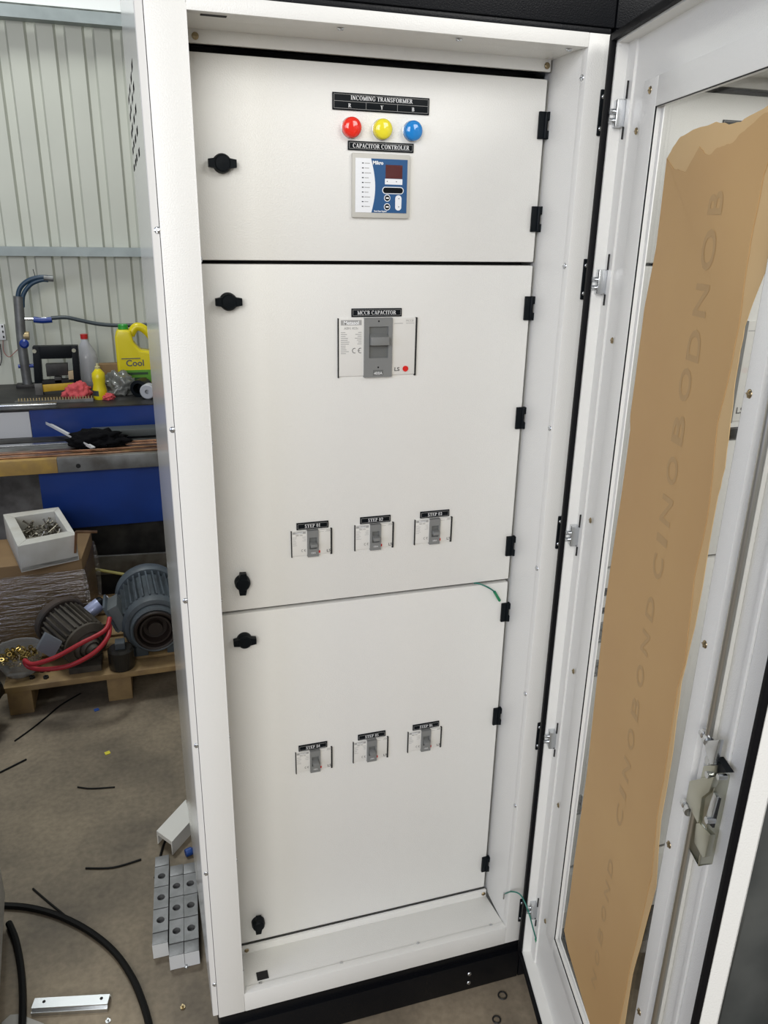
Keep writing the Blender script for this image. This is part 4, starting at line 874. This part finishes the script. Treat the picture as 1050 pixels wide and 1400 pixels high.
# drilled blocks: three grooved bars
def drilled_bar(name, x0, x1, y0, y1, h, label, skew):
    t = thing(name, ((x0+x1)/2, (y0+y1)/2, 0), label, 'block', 'drilled aluminium bars beside the cabinet')
    n = 3; e = (y1-y0)*.125; L = (y1-y0-2*e)/n; gp = .003; sk = lambda y_: skew*(y_-y0)
    segs = [(y0, y0+e-gp)]+[(y0+e+L*i, y0+e+L*(i+1)-gp) for i in range(n)]+[(y1-e, y1)]
    for k, (a, b) in enumerate(segs):
        if k in (0, 4):
            MB().prism([(x0+sk(a), a, .0), (x1+sk(a), a, .0), (x1+sk(b), b, .0), (x0+sk(b), b, .0)], (0, 0, h)).build('end_piece', ALU, t, bev=.001)
        else:
            # plate with a round hole, lying on the core
            cx, cy, r = (x0+x1)/2+sk((a+b)/2), (a+b)/2, .0112; N = 20; m_ = MB(); vi = []
            for zz in (h, h-.016):
                for i in range(N):
                    an = 2*PI*i/N+PI/4; c_, s_ = math.cos(an), math.sin(an); k_ = 1/max(abs(c_), abs(s_)); yy = cy+s_*k_*(b-a)/2
                    m_.v.append(((x0+x1)/2+sk(yy)+c_*k_*(x1-x0)/2, yy, zz))
                for i in range(N):
                    an = 2*PI*i/N+PI/4; m_.v.append((cx+r*math.cos(an), cy+r*math.sin(an), zz))
            for i in range(N):
                j = (i+1) % N; m_.f += [(i, j, N+j, N+i), (N+i, N+j, 3*N+j, 3*N+i), (i, 2*N+i, 2*N+j, j)]
            m_.build('drilled_piece', ALU, t)
    a, b = y0+e-gp, y1-e
    MB().prism([(x0+sk(a)+.0004, a, .0), (x1+sk(a)-.0004, a, 0), (x1+sk(b)-.0004, b, 0), (x0+sk(b)+.0004, b, 0)], (0, 0, h-.016)).build('core', mat('alu_core', (.20, .20, .21), .6, .3), t)
    MB().prism([(x0, y0-.0006, .001), (x1, y0-.0006, .001), (x1, y0-.0006, h-.001), (x0, y0-.0006, h-.001)], (0, .0004, 0)).build('sawn_end', ALUE, t)
drilled_bar('drilled_block', -.153, -.111, .338, .670, .05, 'single drilled and grooved aluminium bar, leftmost of the three', .055)
drilled_bar('drilled_block', -.110, -.0705, .288, .618, .05, 'middle drilled aluminium bar of the three beside the cabinet', .055)
drilled_bar('drilled_block', -.0695, -.030, .287, .616, .05, 'drilled aluminium bar nearest the cabinet, rightmost of the three', .055)
# folded sheet offcut behind the blocks
q = [at(214, 1137, 2, .05), at(235, 1152, 2, .05), at(262, 1122, 2, .05), at(254, 1094, 2, .05)]
m_ = MB().prism(q, (0, 0, .003)).prism([q[0], q[1], q[1]-Vector((0, 0, .012)), q[0]-Vector((0, 0, .012))], (0, .003, 0))
m_.prism([q[0], q[3], q[3]-Vector((0, 0, .053)), q[0]-Vector((0, 0, .053))], (.003, 0, 0)); m_.prism([q[1], q[2], q[2]-Vector((0, 0, .05)), q[1]-Vector((0, 0, .05))], (-.003, 0, 0))
tag(m_.build('sheet_offcut', COAT), 'folded grey sheet metal offcut on the floor behind the drilled blocks', 'offcut')
p = at(258, 1166, 2, .012); tag(MB().lathe([(0, 0), (.012, 0), (.013, .003), (.013, .02), (.009, .024), (0, .024)], (p.x-.01, p.y, .013), (1, .3, 0), 14).build('plug', BSCR, smooth=True), 'small blue plastic plug beside the cabinet base', 'plug')
# slotted rail
q0, q1, q2, q3 = at(43, 1390, 2, .0), at(147, 1384, 2, .0), at(150, 1366, 2, .0), at(50, 1371, 2, .0)
rl = thing('mounting_rail', (q0+q2)/2, 'short zinc plated mounting rail with two holes on the floor', 'rail')
dv = (q1-q0).normalized(); dn = Vector((-dv.y, dv.x, 0)); Lr = (q1-q0).length; wr = (q3-q0).dot(dn)
prof = [(0, 0), (0, .012), (.006, .012), (.006, .022), (wr-.004, .022), (wr-.004, .012), (wr, .012), (wr, 0), (wr-.002, 0), (wr-.002, .010), (wr-.006, .010), (wr-.006, .020), (.008, .020), (.008, .010), (.002, .010), (.002, 0)]
MB().prism([q0+dn*a+Vector((0, 0, b)) for a, b in prof], dv*Lr).build('profile', STEEL, rl)
for k in (.14, .9):
    c = q0+dv*Lr*k+dn*(wr*.6)+Vector((0, 0, .0221)); MB().lathe([(0, 0), (.0042, 0), (.0042, .0004), (0, .0004)], c, (0, 0, 1), 14).build('hole', DARK, rl)
for px, lab in (((250, 1378), 'steel bolt standing on the floor left of the cabinet plinth'), ((255, 1322), 'small steel screw beside the drilled blocks'), ((148, 1397), 'small dark bolt on the floor beside the rail')):
    p = at(*px, 2, 0); tag(MB().lathe([(0, .0), (.007, 0), (.007, .004), (.003, .004), (.003, .011), (0, .011)], p, (0, 0, 1), 6).build('bolt', BRASS if px[0] == 250 else STEEL), lab, 'bolt')
def ring(px, r, lab):
    p = at(*px, 2, .0022); t = 2*PI/16
    tag(MB().tube([(p.x+r*math.cos(i*t), p.y+r*math.sin(i*t), .0022) for i in range(17)], .002, 8, 1).build('wire_ring', DARKST, smooth=True), lab, 'ring')
ring((687, 1361), .011, 'small dark steel ring on the floor beyond the plinth, near the door'); ring((679, 1394), .010, 'small dark steel ring on the floor at the bottom edge')
p = at(20, 1394, 2, 0)
tag(MB().prism([at(2, 1398, 2, .004), at(14, 1387, 2, .004), at(26, 1386, 2, .004), at(60, 1399, 2, .004), at(60, 1440, 2, .004), at(0, 1440, 2, .004)], (0, 0, -.0035)).build('sheet_cover', PWHITE, bev=.001), 'pale grey metal cover at the bottom left corner', 'cover')
cA = Vector((-.551, .588, 0)); cd = Vector((.0912, -.9958, 0)); cn = Vector((-.9958, -.0912, 0))
lc = thing('switchgear_cabinet', cA+cd*.4+cn*.35, 'grey cabinet on a black plinth cut off by the left edge of the picture', 'cabinet')
MB().prism([cA+Vector((0, 0, .1)), cA+cd*.7+Vector((0, 0, .1)), cA+cd*.7+cn*.7+Vector((0, 0, .1)), cA+cn*.7+Vector((0, 0, .1))], (0, 0, 1.3)).build('enclosure', PWHITE, lc, bev=.004)
MB().prism([cA+cn*.02-cn*.0, cA+cd*.69+cn*.02, cA+cd*.69+cn*.69, cA+cn*.69], (0, 0, .0995)).build('plinth', BLACKP, lc)
# dark cloth draped over a stand outside the door
random.seed(2)
nu, nv = 40, 30; cm = MB()
for j in range(nv+1):
    f = j/nv; z = 1.18*(1-f)
    for i in range(nu+1):
        g_ = i/nu; a = PI*(1.05+.95*g_)
        r = .15+.05*f+.018*math.sin(g_*19+f*2.2)*(.3+f)+.012*math.sin(g_*37-f*5+1)
        cm.v.append((1.17+r*1.25*math.cos(a), -.46+r*math.sin(a), z))
for j in range(nv):
    for i in range(nu): k = j*(nu+1)+i; cm.f.append((k, k+1, k+nu+2, k+nu+1))
cm2 = MB(); cm2.v = cm.v; cm2.f = cm.f
o = cm2.build('hanging_cloth', CLOTH, smooth=True); so_ = o.modifiers.new('thickness', 'SOLIDIFY'); so_.thickness = .004; tag(o, 'dark grey creased fabric hanging just outside the open door', 'fabric')
